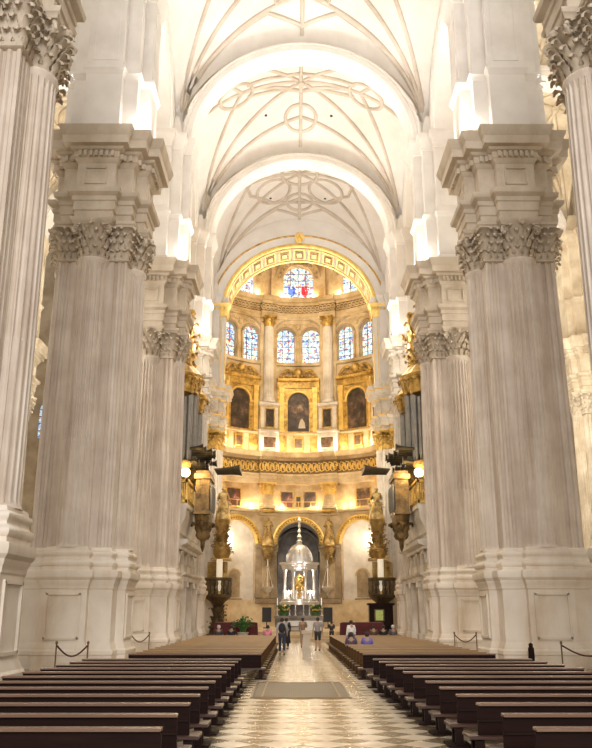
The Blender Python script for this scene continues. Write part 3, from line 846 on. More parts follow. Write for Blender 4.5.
for k in KS:
    c = k * BAY
    # ground storey
    b = MB(); b.wallarch(FR, c - HB, c + HB, 0, 15.4, c, 2.9, 0 if k == 0 else 3.9, 11.1, 3.0, 1.2 if k == 0 else .4, 24, None, 0, 4)
    w1 = struct(b.build('wall_back', M['apse'], None, 0))
    b = MB(); b.arc(FR, c, 11.1, 2.9, 3.0, [(-.02, -.1), (-.02, .3), (.2, .36), (.45, .26), (.55, .34), (.74, .3), (.74, 0)], 0, PI, 28); b.build('archivolt', M['gold_bright'], w1)
    b = MB(); rn = 26
    for i in range(rn):
        t = PI * (i + .5) / rn; b.ball(FR(c - 3.22 * math.cos(t), 11.1 + 3.32 * math.sin(t), .36), .13, 6)
    b.build('beading', M['gold'], w1)
    for sx in (-1, 1):
        b = MB(); b.ring(FR, [(0, 3.5), (.4, 3.55), (.45, 3.8), (.5, 4.1), (0, 4.2)], c + (2.95 if sx > 0 else -HB), c + (HB if sx > 0 else -2.95), 5); b.build('dado_cornice', M['apse_dark'], w1)
        b = MB(); b.ring(FR, [(0, 4.2), (.3, 4.2), (.3, 10.2), (0, 10.2)], c + sx * 3.35 - .42, c + sx * 3.35 + .42, 4)
        b.ring(FR, [(0, 4.2), (.42, 4.2), (.42, 4.7), (0, 4.8)], c + sx * 3.35 - .5, c + sx * 3.35 + .5, 4)
        b.ring(FR, [(0, 10.1), (.36, 10.15), (.36, 10.45), (.5, 10.6), (.5, 10.9), (0, 10.9)], c + sx * 3.35 - .55, c + sx * 3.35 + .55, 4)
        b.build('pilaster', M['apse_dark'], w1)
    if k:
        # lit niche: concave back wall with a small arched recess
        fb = lambda s, h, w, c=c: FR(s, h, w - .4)
        b = MB()
        def dep(s): return .9 * math.sqrt(max(0, 1 - ((s - c) / 2.95) ** 2))
        n = 18
        for i in range(n):
            s0 = c - 2.9 * math.cos(PI * i / n); s1 = c - 2.9 * math.cos(PI * (i + 1) / n)
            for h0, h1 in ((0, 3.9), (3.9, 11.1)):
                b.add([fb(s0, h0, -dep(s0)), fb(s1, h0, -dep(s1)), fb(s1, h1, -dep(s1)), fb(s0, h1, -dep(s0))], [(0, 1, 2, 3)])
            m = 8
            for j in range(m):
                def pt(s, t):
                    q = math.sqrt(max(0, 1 - ((s - c) / 2.95) ** 2))
                    return fb(s, 11.1 + 3.0 * q * math.sin(t), -.9 * q * math.cos(t))
                t0, t1 = PI / 2 * j / m, PI / 2 * (j + 1) / m
                b.add([pt(s0, t0), pt(s1, t0), pt(s1, t1), pt(s0, t1)], [(0, 1, 2, 3)])
        nw = struct(b.build('wall_back', M['white_marble'], None, 30))
        b = MB(); sg = 1 if k > 0 else -1; ci = c - sg * .55; b.pane(fb, ci, .8, 4.3, 7.0, .8, -.76); b.build('recess', M['apse_dark'], nw, 0)
        b = MB(); b.arc(fb, ci, 7.0, .8, .8, [(0, -.85), (0, -.66), (.2, -.66), (.2, -.85)], 0, PI, 14); b.build('recess_frame', M['apse'], nw)
        b = MB(); b.ring(fb, [(-.85, 3.95), (-.6, 3.95), (-.55, 4.1), (-.85, 4.2)], c - 1.6, c + 1.6, 8); b.build('ledge', M['apse_dark'], nw)
        b = MB(); b.box((0, 0, 0), (1.9, .1, 1.9)); g = struct(b.build('window_%d' % wn, M['niche_glow'], None, 0)); wn += 1  # glowing pane added for the lamplit patch on the half-dome, no real window
        sg = 1 if k > 0 else -1
        p = fb(c + sg * .75, 11.6, -.62); g.location = p; g.rotation_euler = (0, 0, -(c / RR))
    # gallery storey with recess
    b = MB(); b.ring(FR, [(-1.0, 15.4), (-1.0, 19.3), (-1.2, 19.3), (-1.2, 15.4)], c - HB, c + HB, 10); struct(b.build('wall_back', M['apse'], None, 0))
    # balcony storey parapet
    b = MB(); b.ring(FR, [(0, 23.4), (.1, 23.5), (.1, 26.0), (.25, 26.1), (.25, 26.3), (-.3, 26.3), (-.3, 23.4)], c - HB, c + HB, 10); pw = struct(b.build('wall_back', M['apse'], None, 0))
    for u in (-2.4, 0, 2.4):
        b = MB(); b.ring(FR, [(.1, 23.7), (.2, 23.7), (.2, 25.9), (.1, 25.9)], c + u - .75, c + u + .75, 4); b.build('gilded_panel', M['gold'], pw, 0)
    # retable storey wall, then window storeys
    b = MB(); b.ring(FR, [(0, 26.2), (0, 34.6), (-.3, 34.6), (-.3, 26.2)], c - HB, c + HB, 10); struct(b.build('wall_back', M['apse'], None, 0))
    for u in (-1.8, 1.8):
        b = MB(); b.wallarch(FR, c + (-HB if u < 0 else 0), c + (0 if u < 0 else HB), 34.6, 43.2, c + u, 1.22, 36.5, 40.4, 1.22, .7, 16)
        w4 = struct(b.build('wall_back', M['apse'], None, 0))
        b = MB(); b.arc(FR, c + u, 40.4, 1.22, 1.22, [(0, 0), (0, .18), (.2, .24), (.34, .16), (.36, 0)], 0, PI, 18); b.build('archivolt', M['apse_dark'], w4)
        for sx in (-1, 1):
            b = MB(); x, y, _ = FR(c + u + sx * 1.42, 0, .18); b.lathe([(.24, 36.4), (.16, 36.6), (.15, 40.0), (.25, 40.4), (.27, 40.5)], 10, c=(x, y, 0)); b.build('colonnette', M['apse'], w4)
        window(FR, c + u, 1.22, 36.5, 40.4, 1.22, -.6, M['glass'][(k * 2 + (u > 0)) % 6], M['bronze'], 2, 5, .03)
    b = MB(); b.ring(FR, [(0, 36.0), (.35, 36.05), (.4, 36.3), (.3, 36.5), (0, 36.5)], c - 3.3, c + 3.3, 10); b.build('sill', M['apse'], w4)
    b = MB(); b.arc(FR, c, 40.9, 3.35, 2.2, [(0, 0), (0, .1), (.3, .16), (.3, 0)], .0, PI, 24); b.build('relieving_arch', M['apse_dark'], w4)
    b = MB()
    for q in range(16): b.ball(FR(c + (q - 7.5) * .3, 42.35 + .1 * math.sin(q * 2), .05), .17, 6)
    b.ball(FR(c, 41.9, .05), .4, 8); b.build('relief', M['apse'], w4)
    # upper window storey
    b = MB(); b.wallarch(FR, c - HB, c + HB, 45.8, 57, c, 2.2, 46.3, 49.2, 2.2, 1.0, 22)
    w5 = struct(b.build('wall_back', M['apse'], None, 0))
    b = MB(); b.arc(FR, c, 49.2, 2.2, 2.2, [(0, 0), (0, .4), (.2, .5), (.25, .3), (1.0, .3), (1.05, .5), (1.25, .5), (1.25, 0)], 0, PI, 26); b.build('archivolt', M['apse'], w5)
    b = MB()
    for i in range(13):
        t = PI * (i + .5) / 13; b.ball(FR(c - 2.83 * math.cos(t), 49.2 + 2.83 * math.sin(t), .32), .22, 7)
    b.build('coffer', M['apse_dark'], w5)
    for sx in (-1, 1):
        b = MB(); b.ring(FR, [(0, 46), (.45, 46), (.45, 49.2), (0, 49.2)], c + sx * 2.85 - .6, c + sx * 2.85 + .6, 4); b.build('jamb', M['apse'], w5)
    window(FR, c, 2.2, 46.3, 49.2, 2.2, -.5, M['glass'][(k + 3) % 6], M['bronze'], 3, 4, .04)
    if k == 0:
        for x, gm, lb in ((-.95, 'glass_blue', 'blue'), (.95, 'glass_red', 'red')):
            o = bpy.data.objects['window_%d' % (wn - 1)]
            b = MB(); fw = lambda s, h, w: FR(s, h, w)
            pts = [(x - .5, 48.5), (x + .5, 48.5), (x + .5, 47.5), (x + .3, 47.0), (x, 46.75), (x - .3, 47.0), (x - .5, 47.5)]
            b.add([FR(u, h, -.40) for u, h in pts] + [FR(u, h, -.49) for u, h in pts], [tuple(range(7)), tuple(range(13, 6, -1))] + [(i, (i + 1) % 7, 7 + (i + 1) % 7, 7 + i) for i in range(7)])
            b.build('coat_of_arms', M[gm], o, 0)['label'] = lb + ' heraldic shield in the glass'
# dome over the rotunda
b = MB(); b.lathe([(14.2, 57), (13.6, 60), (11, 65), (7, 68.5), (2, 70), (.01, 70.2)], 40, c=(0, RC, 0), cap=False); struct(b.build('ceiling', M['apse'], None, 60))
# central ambulatory chapel behind the altar
b = MB(); f0 = FX(110.6)
n = 20
for i in range(n):
    t0, t1 = PI * i / n, PI * (i + 1) / n
    for d0, d1 in ((0, 4), (4, 8), (8, 12)):
        b.add([(-2.95 * math.cos(t0), 111 + d0, 10.9 + 2.95 * math.sin(t0)), (-2.95 * math.cos(t1), 111 + d0, 10.9 + 2.95 * math.sin(t1)), (-2.95 * math.cos(t1), 111 + d1, 10.9 + 2.95 * math.sin(t1)), (-2.95 * math.cos(t0), 111 + d1, 10.9 + 2.95 * math.sin(t0))], [(0, 1, 2, 3)])
for sx in (-2.95, 2.95): b.add([(sx, 111, 0), (sx, 123, 0), (sx, 123, 10.9), (sx, 111, 10.9)], [(0, 1, 2, 3)])
b.add([(-3, 123, 0), (3, 123, 0), (3, 123, 14), (-3, 123, 14)], [(0, 1, 2, 3)])
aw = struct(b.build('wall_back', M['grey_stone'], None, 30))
for sx in (-1, 1):
    b = MB(); b.arc(lambda s, h, w: (s, 116 - w, h), 0, 10.9, 2.75, 2.75, [(0, 0), (0, .4), (.2, .4), (.2, 0)], 0, PI, 18); b.build('rib', M['grey_stone'], aw)
    b = MB(); b.tube([(sx * 2.8 * math.cos(t), 111.5 + 8 * t / PI * 2, 10.9 + 2.7 * math.sin(t)) for t in [PI / 2 * j / 10 for j in range(11)]], .14, 6); b.build('rib', M['grey_stone'], aw)

# continuous entablatures
def ring_trim(prof, mat, s=2.5 * BAY, n=80, ress=(), dw=.45, hw=1.25, name=None):
    global tn
    b = MB(); b.ring(FR, prof, -s, s, n)
    for c in ress:
        b.ring(FR, [(w if w <= 0 else w + dw, h) for w, h in prof], c - hw, c + hw, 8)
    o = struct(b.build('trim_%d' % tn, M[mat], None, 30)); tn += 1
    return o
CC = list(COLS.values())
ring_trim([(-1.2, 14.9), (.1, 14.9), (.15, 15.2), (.55, 15.3), (.6, 15.6), (-1.2, 15.7)], 'apse', ress=CC)
ring_trim([(0, 3.6), (.3, 3.65), (.35, 4.0), (.25, 4.2), (0, 4.2)], 'apse_dark', s=2.5 * BAY) if False else None
ring_trim([(-1.2, 19.2), (.15, 19.2), (.2, 19.7), (.3, 19.75), (.35, 20.2), (.5, 20.3), (.5, 20.5), (-1.2, 20.5)], 'apse', ress=CC)
fz = ring_trim([(-.3, 20.5), (.2, 20.5), (.2, 22.4), (-.3, 22.4)], 'umber', ress=CC)
ring_trim([(-.3, 22.4), (.35, 22.4), (.5, 22.6), (1.0, 22.75), (1.1, 23.1), (1.2, 23.4), (-.3, 23.5)], 'apse', ress=CC)
# scroll relief on the gilded frieze
b = MB(); rnd = random.Random(5)
for i in range(72):
    s = -1.6 * BAY + 3.2 * BAY * i / 71
    w = .65 if any(abs(s - c) < 1.25 for c in CC) else .2
    x = [(s + .42 * math.cos(t) * (1 - t / 14), 21.45 + .72 * math.sin(t) * (1 - t / 14) * (1 if i % 2 else -1), w + .05) for t in [j * .9 for j in range(9)]]
    b.tube([FR(*p) for p in x], .085, 5)
b.build('scroll_relief', M['gold_bright'], fz)
ring_trim([(0, 43.0), (.15, 43.05), (.15, 43.6), (.25, 43.7), (.25, 44.0), (0, 44.0)], 'apse', ress=CC)
f2 = ring_trim([(-.3, 44.0), (.12, 44.0), (.12, 45.2), (-.3, 45.2)], 'umber', ress=CC)
b = MB()
for i in range(46):
    s = -1.6 * BAY + 3.2 * BAY * i / 45
    w = .57 if any(abs(s - c) < 1.2 for c in CC) else .12
    b.tube([FR(s + .36 * math.cos(t), 44.6 + .42 * math.sin(t), w + .08) for t in [j * PI / 6 for j in range(12)]], .1, 5, True)
    b.ball(FR(s, 44.6, w), .2, 6)
b.build('roundel_relief', M['apse'], f2)
ring_trim([(-.3, 45.2), (.3, 45.2), (.4, 45.45), (.9, 45.55), (1.0, 45.85), (1.15, 46.1), (-.3, 46.2)], 'apse', ress=CC)

# columns of the rotunda
def rcol(c, z0, z1, zc, r, lab, mat, capmat, w=.45, base=True):
    x, y, _ = FR(c, 0, w); t = thing('engaged_column', lab, 'column', (x, y, z0), -c / RR)
    b = MB(); b.lathe([(r * 1.35, 0), (r * 1.35, .2), (r * 1.4, .3), (r * 1.3, .4), (r * 1.15, .45), (r * 1.22, .55), (r * 1.05, .65)], 18); b.build('base', capmat if base == 2 else mat, t)
    H = z1 - z0
    b = MB(); rings = [flute_ring(r * q, 0, 2 * PI, 18, .05, z, (0, 0)) for z, q in ((.62, 1.0), (H * .4, .99), (H * .8, .92), (H, .88))]
    b.section(rings); b.build('shaft', mat, t, 25)
    b = MB(); h = zc - z1
    b.lathe([(r * .88, H), (r * .85, H + .1), (r * .95, H + h * .7), (r * 1.3, H + h * .88), (r * 1.3, H + h)], 14)
    for q in range(8):
        a = q * PI / 4
        b.leaf((r * .85 * math.cos(a), r * .85 * math.sin(a), H + .02), (math.cos(a), math.sin(a), 0), (-math.sin(a), math.cos(a), 0), h * .5, r * .7, r * .35)
        a += PI / 8
        b.leaf((r * .85 * math.cos(a), r * .85 * math.sin(a), H + h * .3), (math.cos(a), math.sin(a), 0), (-math.sin(a), math.cos(a), 0), h * .55, r * .65, r * .45)
    b.box((0, 0, H + h * .95), (r * 2.6, r * 2.6, h * .1)); b.build('capital', capmat, t)
    return t
for k, c in COLS.items():
    rcol(c, 15.72, 17.6, 19.2, .78, 'white and gold column beside the lit gallery, %s of the rotunda' % colname[k], M['apse'], M['gold_bright'])
    rcol(c, 30.4, 41.6, 43.1, .72, 'tall cream column with gilded capital between stained windows, %s' % colname[k], M['white_marble'], M['gold'])
    for sx in (-1, 1):
        b = MB(); b.ring(FR, [(0, 30.4), (.25, 30.4), (.25, 43.0), (0, 43.0)], c + sx * .95 - .22, c + sx * .95 + .22, 3); struct(b.build('trim_%d' % tn, M['apse'], None, 0)); tn += 1
        b = MB(); b.ring(FR, [(0, 46), (.5, 46), (.5, 54.5), (0, 54.5)], c + sx * .62 - .33, c + sx * .62 + .33, 3); struct(b.build('trim_%d' % tn, M['apse'], None, 0)); tn += 1
    # column pedestal
    x, y, _ = FR(c, 0, 0)
    t = thing('column_pedestal', 'cream column pedestal with panel frames on the balcony storey, %s' % colname[k], 'pedestal', (x, y, 23.5), -c / RR)
    b = MB(); b.stack([(-1.4, -1.15), (1.4, -1.15), (1.4, .1), (-1.4, .1)], [(0, 0), (0, 2.6), (.12, 2.7), (.12, 2.9), (-.05, 3.0), (-.05, 6.4), (.1, 6.5), (.14, 6.8), (-.1, 6.9)]); b.build('body', M['white_marble'], t)
    b = MB()
    for (u, z, du, dz) in ((0, 3.15, 2.6, .08), (0, 6.25, 2.6, .08), (-1.3, 4.7, .08, 3.0), (1.3, 4.7, .08, 3.0)): b.box((u, -1.12, z), (du, .1, dz))
    b.build('gilded_fillet', M['gold'], t)

def painting(c, z, w, h, off, pm, lab, cat='painting', fm='gold', fw=.14):
    x, y, _ = FR(c, 0, off); t = thing('painting', lab, cat, (x, y, z), -c / RR)
    b = MB(); b.box((0, .0, h / 2), (w, .06, h)); b.build('canvas', M['paint'][pm % 5], t)
    b = MB()
    for u, zz, du, dz in ((0, -fw / 2, w + 2 * fw, fw), (0, h + fw / 2, w + 2 * fw, fw), (-w / 2 - fw / 2, h / 2, fw, h), (w / 2 + fw / 2, h / 2, fw, h)):
        b.box((u, -.03, zz), (du, .16, dz))
    b.build('frame', M[fm], t)
    return t
n_ = 0
for k, c in COLS.items():
    painting(c, 26.85, 1.15, 2.5, 1.2, 1, 'small dark upright painting on the column pedestal, %s' % colname[k])
    painting(c, 23.95, 1.75, 1.45, 1.28, 2 + k % 2 * 2, 'small landscape painting low on the column pedestal, %s' % colname[k], fm='white_marble')
for k in KS:
    c = k * BAY
    if k == 0:
        painting(c - 1.5, 16.15, 1.6, 2.1, -.85, 2, 'red-brown gallery painting over the central arch, left one of the pair')
        painting(c + 1.5, 16.15, 1.6, 2.1, -.85, 0, 'red-brown gallery painting over the central arch, right one of the pair')
        painting(c, 16.2, .6, 1.4, -.85, 1, 'narrow little panel between the two gallery paintings')
    else:
        painting(c, 16.1, 2.1, 2.3, -.85, 3 + k, 'framed gallery painting above the %s niche' % bayname[k])
    for u, q in ((0, 'middle'),):
        painting(c + u, 24.15, 1.0, 1.3, .3, 4, 'small panel painting on the balcony parapet, %s bay' % bayname[k])
    # gilded retable with arched painting
    x, y, _ = FR(c, 0, 0)
    FR_ = FR
    t = thing('gilded_retable', 'tall gilded retable frame with pediment in the %s bay' % bayname[k], 'altarpiece', (0, 0, 0))
    FW = lambda s, h, w: FR(s, h, w + .05)
    b = MB(); b.wallarch(FW, c - 3.0, c + 3.0, 26.35, 33.2, c, 1.55, 26.5, 30.6, 1.5, .25, 20, None, .3, 3)
    b.ring(FW, [(.02, 26.35), (.3, 26.35), (.3, 33.2), (.02, 33.2)], c - 3.02, c - 3.0, 1); b.ring(FW, [(.02, 26.35), (.3, 26.35), (.3, 33.2), (.02, 33.2)], c + 3.0, c + 3.02, 1)
    b.build('panel', M['gold'], t, 0)
    b = MB(); b.arc(FW, c, 30.6, 1.55, 1.5, [(0, .3), (0, .48), (.25, .52), (.3, .3)], 0, PI, 20)
    b.ring(FW, [(.3, 30.3), (.5, 30.3), (.52, 30.6), (.3, 30.6)], c - 2.2, c - 1.55, 3); b.ring(FW, [(.3, 30.3), (.5, 30.3), (.52, 30.6), (.3, 30.6)], c + 1.55, c + 2.2, 3)
    b.build('archivolt', M['gold_bright'], t)
    for sx in (-1, 1):
        b = MB(); b.ring(FW, [(.3, 26.4), (.62, 26.4), (.62, 32.0), (.3, 32.0)], c + sx * 2.45 - .32, c + sx * 2.45 + .32, 3)
        b.ring(FW, [(.3, 32.0), (.7, 32.0), (.75, 32.7), (.3, 32.7)], c + sx * 2.45 - .4, c + sx * 2.45 + .4, 3)
        b.build('pilaster', M['gold_bright'], t)
    b = MB(); b.ring(FW, [(0, 32.7), (.5, 32.7), (.55, 33.2), (.6, 33.5), (.95, 33.65), (1.0, 34.0), (0, 34.1)], c - 3.1, c + 3.1, 10); b.build('cornice', M['gold'], t)
    b = MB()
    for sx in (-1, 1):
        b.tube([FW(c + sx * (2.7 - 1.6 * q), 34.2 + 1.1 * math.sin(q * 2.2), .5) for q in [j / 8 for j in range(9)]], .22, 6)
        b.tube([FW(c + sx * (1.1 + .35 * math.cos(q)), 34.9 + .35 * math.sin(q), .5) for q in [j * .8 for j in range(7)]], .15, 6)
    b.ball(FW(c, 35.0, .5), .62, 12, (1, .6, 1.15))
    for q in range(9): b.ball(FW(c + (q - 4) * .55, 34.3 + .12 * (q % 2), .5), .26, 6)
    b.build('pediment', M['gold'], t)
    t = thing('arched_painting', ['dark arched painting with kneeling pale figure in the central gold frame', 'dark arched painting in the gold frame of the %s bay' % bayname[k]][k != 0], 'painting', (0, 0, 0))
    b = MB(); b.pane(FW, c, 1.5, 26.55, 30.6, 1.44, .12, 20); b.build('canvas', M['paint'][1], t, 0)
    if k == 0:
        f3 = lambda s, h: FW(s, h, .125)
        for pts, mt in (([(.0, 27.0), (1.0, 27.0), (.9, 27.8), (.55, 28.4), (.3, 28.2), (.1, 27.6)], 'cloth'), ([(-1.1, 29.4), (-.3, 29.1), (.7, 29.6), (.8, 30.5), (.0, 31.1), (-.9, 30.6)], 'paint_cloud')):
            mat = M['paint'][4] if mt == 'paint_cloud' else M['stand']
            m_ = len(pts); b = MB()
            b.add([f3(*p) for p in pts] + [FW(p[0], p[1], .1) for p in pts], [tuple(range(m_))] + [(i, (i + 1) % m_, m_ + (i + 1) % m_, m_ + i) for i in range(m_)])
            b.build('painted_figure' if mt == 'cloth' else 'painted_cloud', mat, t, 0)
    # gallery railing
    t = thing('gallery_railing', 'thin pale railing along the lit gallery of the %s bay' % bayname[k], 'railing', (0, 0, 0))
    b = MB()
    for z in (15.8, 16.75): b.ring(FR, [(.1, z), (.16, z), (.16, z + .06), (.1, z + .06)], c - HB + 1, c + HB - 1, 10)
    b.build('rail', M['gold_bright'], t)
    for q in range(5):
        b = MB(); x, y, _ = FR(c - HB + 1 + (2 * HB - 2) * q / 4, 0, .14); b.lathe([(.05, 15.6), (.05, 16.75)], 6, c=(x, y, 0)); b.build('baluster', M['gold'], t)
# ------------------------------------------------------------------ figures
def skin(verts, edges, radii, levels=1):
    me = bpy.data.meshes.new('sk'); me.from_pydata(verts, edges, [])
    o = bpy.data.objects.new('sk', me); COL.objects.link(o)
    m = o.modifiers.new('s', 'SKIN'); m.use_smooth_shade = True
    for v, r in zip(me.skin_vertices[0].data, radii):
        v.radius = r if isinstance(r, tuple) else (r, r)
    me.skin_vertices[0].data[0].use_root = True
    sb = o.modifiers.new('d', 'SUBSURF'); sb.levels = levels; sb.render_levels = levels
    dg = bpy.context.evaluated_depsgraph_get(); dg.update()
    ev = o.evaluated_get(dg); out = ev.to_mesh()
    vs = [tuple(v.co) for v in out.vertices]; fs = [tuple(p.vertices) for p in out.polygons]
    ev.to_mesh_clear(); bpy.data.objects.remove(o); bpy.data.meshes.remove(me)
    return vs, fs

def pose_joints(pose, rnd):
    """joints in metres for a 1.72 m adult looking along +y"""
    J = {'pelvis': (0, 0, .95), 'belly': (0, .01, 1.1), 'chest': (0, 0, 1.30), 'neck': (0, 0, 1.47), 'skull': (0, .02, 1.56), 'crown': (0, .015, 1.66)}
    for s, n in ((-1, 'l'), (1, 'r')):
        J['sh' + n] = (s * .18, 0, 1.40); J['hip' + n] = (s * .09, 0, .90)
        J['el' + n] = (s * .24, -.02, 1.12); J['wr' + n] = (s * .25, .06, .88)
        J['kn' + n] = (s * .10, .02, .50); J['an' + n] = (s * .10, 0, .09); J['to' + n] = (s * .11, .17, .04)
    if pose == 'walk':
        J['knl'] = (-.10, .16, .52); J['anl'] = (-.10, .12, .10); J['tol'] = (-.11, .28, .05)
        J['knr'] = (.10, -.05, .50); J['anr'] = (.10, -.26, .14); J['tor'] = (.11, -.12, .05)
        J['ell'] = (-.24, -.10, 1.13); J['wrl'] = (-.25, -.12, .90); J['elr'] = (.24, .06, 1.13); J['wrr'] = (.24, .22, .96)
    if pose == 'hands':
        for s, n in ((-1, 'l'), (1, 'r')):
            J['el' + n] = (s * .24, .02, 1.14); J['wr' + n] = (s * .10, .26, 1.16)
    if pose == 'sit':
        for k in ('pelvis', 'belly', 'chest', 'neck', 'skull', 'crown', 'shl', 'shr', 'hipl', 'hipr'):
            x, y, z = J[k]; J[k] = (x, y, z - .40)
        for s, n in ((-1, 'l'), (1, 'r')):
            J['kn' + n] = (s * .12, .42, .50); J['an' + n] = (s * .12, .42, .09); J['to' + n] = (s * .13, .58, .04)
            J['el' + n] = (s * .24, .04, .74); J['wr' + n] = (s * .12, .26, .62)
    return J

SKINM = plain('skin', (.42, .25, .17), .55, 0, .08)
HAIRD = plain('dark_hair', (.02, .014, .010), .6, 0, .3)
HAIRW = plain('grey_hair', (.55, .52, .48), .7, 0, .2)
SHOE = plain('dark_shoe', (.03, .02, .018), .5)
EYE = plain('eye', (.03, .02, .02), .3)
_cm = {}
def clothm(col):
    if col not in _cm: _cm[col] = plain('cloth_fabric_%d' % len(_cm), col, .85, 0, .15, 6)
    return _cm[col]

def person(label, loc, rz, pose, shirt, trousers, hair=None, h=1.0, shorts=False, skirt=False, bag=None):
    rnd = random.Random(label)
    J = pose_joints(pose, rnd)
    if shorts is None: pass
    r = thing('person', label, 'person', loc, rz)
    S = h / K
    def put(vs, fs, name, mat):
        b = MB(); b.add([(x * S, y * S, z * S) for x, y, z in vs], fs); return b.build(name, mat, r, 60)
    # body
    V = []; E_ = []; R_ = []; ix = {}
    def jv(n, rad, p=None):
        ix[n] = len(V); V.append(J.get(n) if p is None else p); R_.append(rad)
    for n, rad in (('pelvis', (.14, .10)), ('belly', (.125, .09)), ('chest', (.145, .10)), ('neck', .052), ('skull', (.075, .09)), ('crown', (.06, .07))): jv(n, rad)
    ch = ['pelvis', 'belly', 'chest', 'neck', 'skull', 'crown']
    E_ += [(ix[a], ix[b]) for a, b in zip(ch, ch[1:])]
    for n in 'lr':
        sgn = -1 if n == 'l' else 1
        for a, rad in (('sh', .058), ('el', .043), ('wr', .03), ('hip', .088), ('kn', .058), ('an', .042), ('to', .04)): jv(a + n, rad)
        E_ += [(ix['chest'], ix['sh' + n]), (ix['sh' + n], ix['el' + n]), (ix['el' + n], ix['wr' + n]), (ix['pelvis'], ix['hip' + n]), (ix['hip' + n], ix['kn' + n]), (ix['kn' + n], ix['an' + n]), (ix['an' + n], ix['to' + n])]
        w = Vector(J['wr' + n]); d = (w - Vector(J['el' + n])).normalized(); sd = d.cross(Vector((1, 0, 0))).normalized()
        jv('palm' + n, (.034, .02), tuple(w + d * .075)); E_.append((ix['wr' + n], ix['palm' + n]))
        for q, (off, ln) in enumerate(((-.027, .075), (-.009, .088), (.009, .082), (.027, .065))):
            p1 = w + d * .10 + sd * off; p2 = p1 + d * ln * .5; p3 = p1 + d * ln + Vector((-sgn * .02, 0, 0))
            for m, p in (('a', p1), ('b', p2), ('c', p3)): jv('f%s%d%s' % (m, q, n), .009, tuple(p))
            E_ += [(ix['palm' + n], ix['fa%d%s' % (q, n)]), (ix['fa%d%s' % (q, n)], ix['fb%d%s' % (q, n)]), (ix['fb%d%s' % (q, n)], ix['fc%d%s' % (q, n)])]
        p1 = w + d * .045 + sd * .035; p2 = p1 + d * .04 + sd * .02
        jv('ta' + n, .011, tuple(p1)); jv('tb' + n, .010, tuple(p2)); E_ += [(ix['wr' + n], ix['ta' + n]), (ix['ta' + n], ix['tb' + n])]
    # nose
    sk = Vector(J['skull'])
    jv('nose', .014, tuple(sk + Vector((0, .105, -.01)))); E_.append((ix['skull'], ix['nose']))
    vs, fs = skin(V, E_, R_, 1)
    body = put(vs, fs, 'body', SKINM)
    # clothes
    def garment(name, chain, mat):
        names = []; V2 = []; R2 = []; E2 = []; id2 = {}
        for a, b_ in chain:
            for n, rad, p in (a, b_):
                if n not in id2: id2[n] = len(V2); V2.append(p); R2.append(rad)
            E2.append((id2[a[0]], id2[b_[0]]))
        v_, f_ = skin(V2, E2, R2, 1); return put(v_, f_, name, mat)
    g = lambda n, rad, p=None: (n, rad, p or J[n])
    mid = lambda a, b_, t: tuple(Vector(J[a]).lerp(Vector(J[b_]), t))
    tor = [(g('pelvis', (.165, .125)), g('belly', (.15, .115))), (g('belly', (.15, .115)), g('chest', (.17, .122))), (g('chest', (.17, .122)), ('col', .075, mid('chest', 'neck', .75)))]
    for n in 'lr':
        tor += [(g('chest', (.17, .122)), g('sh' + n, .078)), (g('sh' + n, .078), ('slv' + n, .066, mid('sh' + n, 'el' + n, .75)))]
        if not shorts: tor += [(('slv' + n, .066, mid('sh' + n, 'el' + n, .75)), ('cuf' + n, .05, mid('el' + n, 'wr' + n, .8)))]
    garment('shirt', tor, clothm(shirt))
    leg = []
    for n in 'lr':
        end = 'an' if not shorts else 'kn'
        leg += [(g('pelvis', (.155, .118)), g('hip' + n, .108)), (g('hip' + n, .108), g('kn' + n, .076))]
        if not shorts: leg += [(g('kn' + n, .076), ('hem' + n, .062, mid('kn' + n, 'an' + n, .92)))]
    garment('shorts' if shorts else 'trousers', leg, clothm(trousers))
    if skirt:
        b = MB(); b.lathe([(.16 * S, 1.0 * S), (.2 * S, .8 * S), (.25 * S, .35 * S), (.24 * S, .33 * S)], 16); b.build('skirt', clothm(trousers), r)
    for n in 'lr':
        b = MB(); a = Vector(J['an' + n]) * S; t = Vector(J['to' + n]) * S; m = a.lerp(t, .5)
        b.ball((m.x, m.y, max(.045 * S, min(a.z, t.z) * .9)), .13 * S, 10, (.45, 1, .36)); b.build('shoe', SHOE, r)
    c = Vector(J['skull']) * S
    b = MB(); b.lathe([(.001, .125), (.06, .12), (.095, .08), (.105, .02), (.1, -.05), (.07, -.09)], 14, c=tuple(c + Vector((0, -.02 * S, .02))), cap=False, sx=S * .95, sy=S * 1.08)
    hb = b.build('hair', hair or HAIRD, r)
    for s in (-1, 1):
        b = MB(); b.ball(tuple(c + Vector((s * .032, .088, .012)) * S), .011 * S, 6); b.build('eye', EYE, r)
    if bag:
        b = MB(); z = (Vector(J['chest']) * S).z
        b.ball((0, -.2 * S, z - .08 * S), .2 * S, 12, (.85, .55, 1.15)); b.build('backpack', clothm(bag), r)
    return r

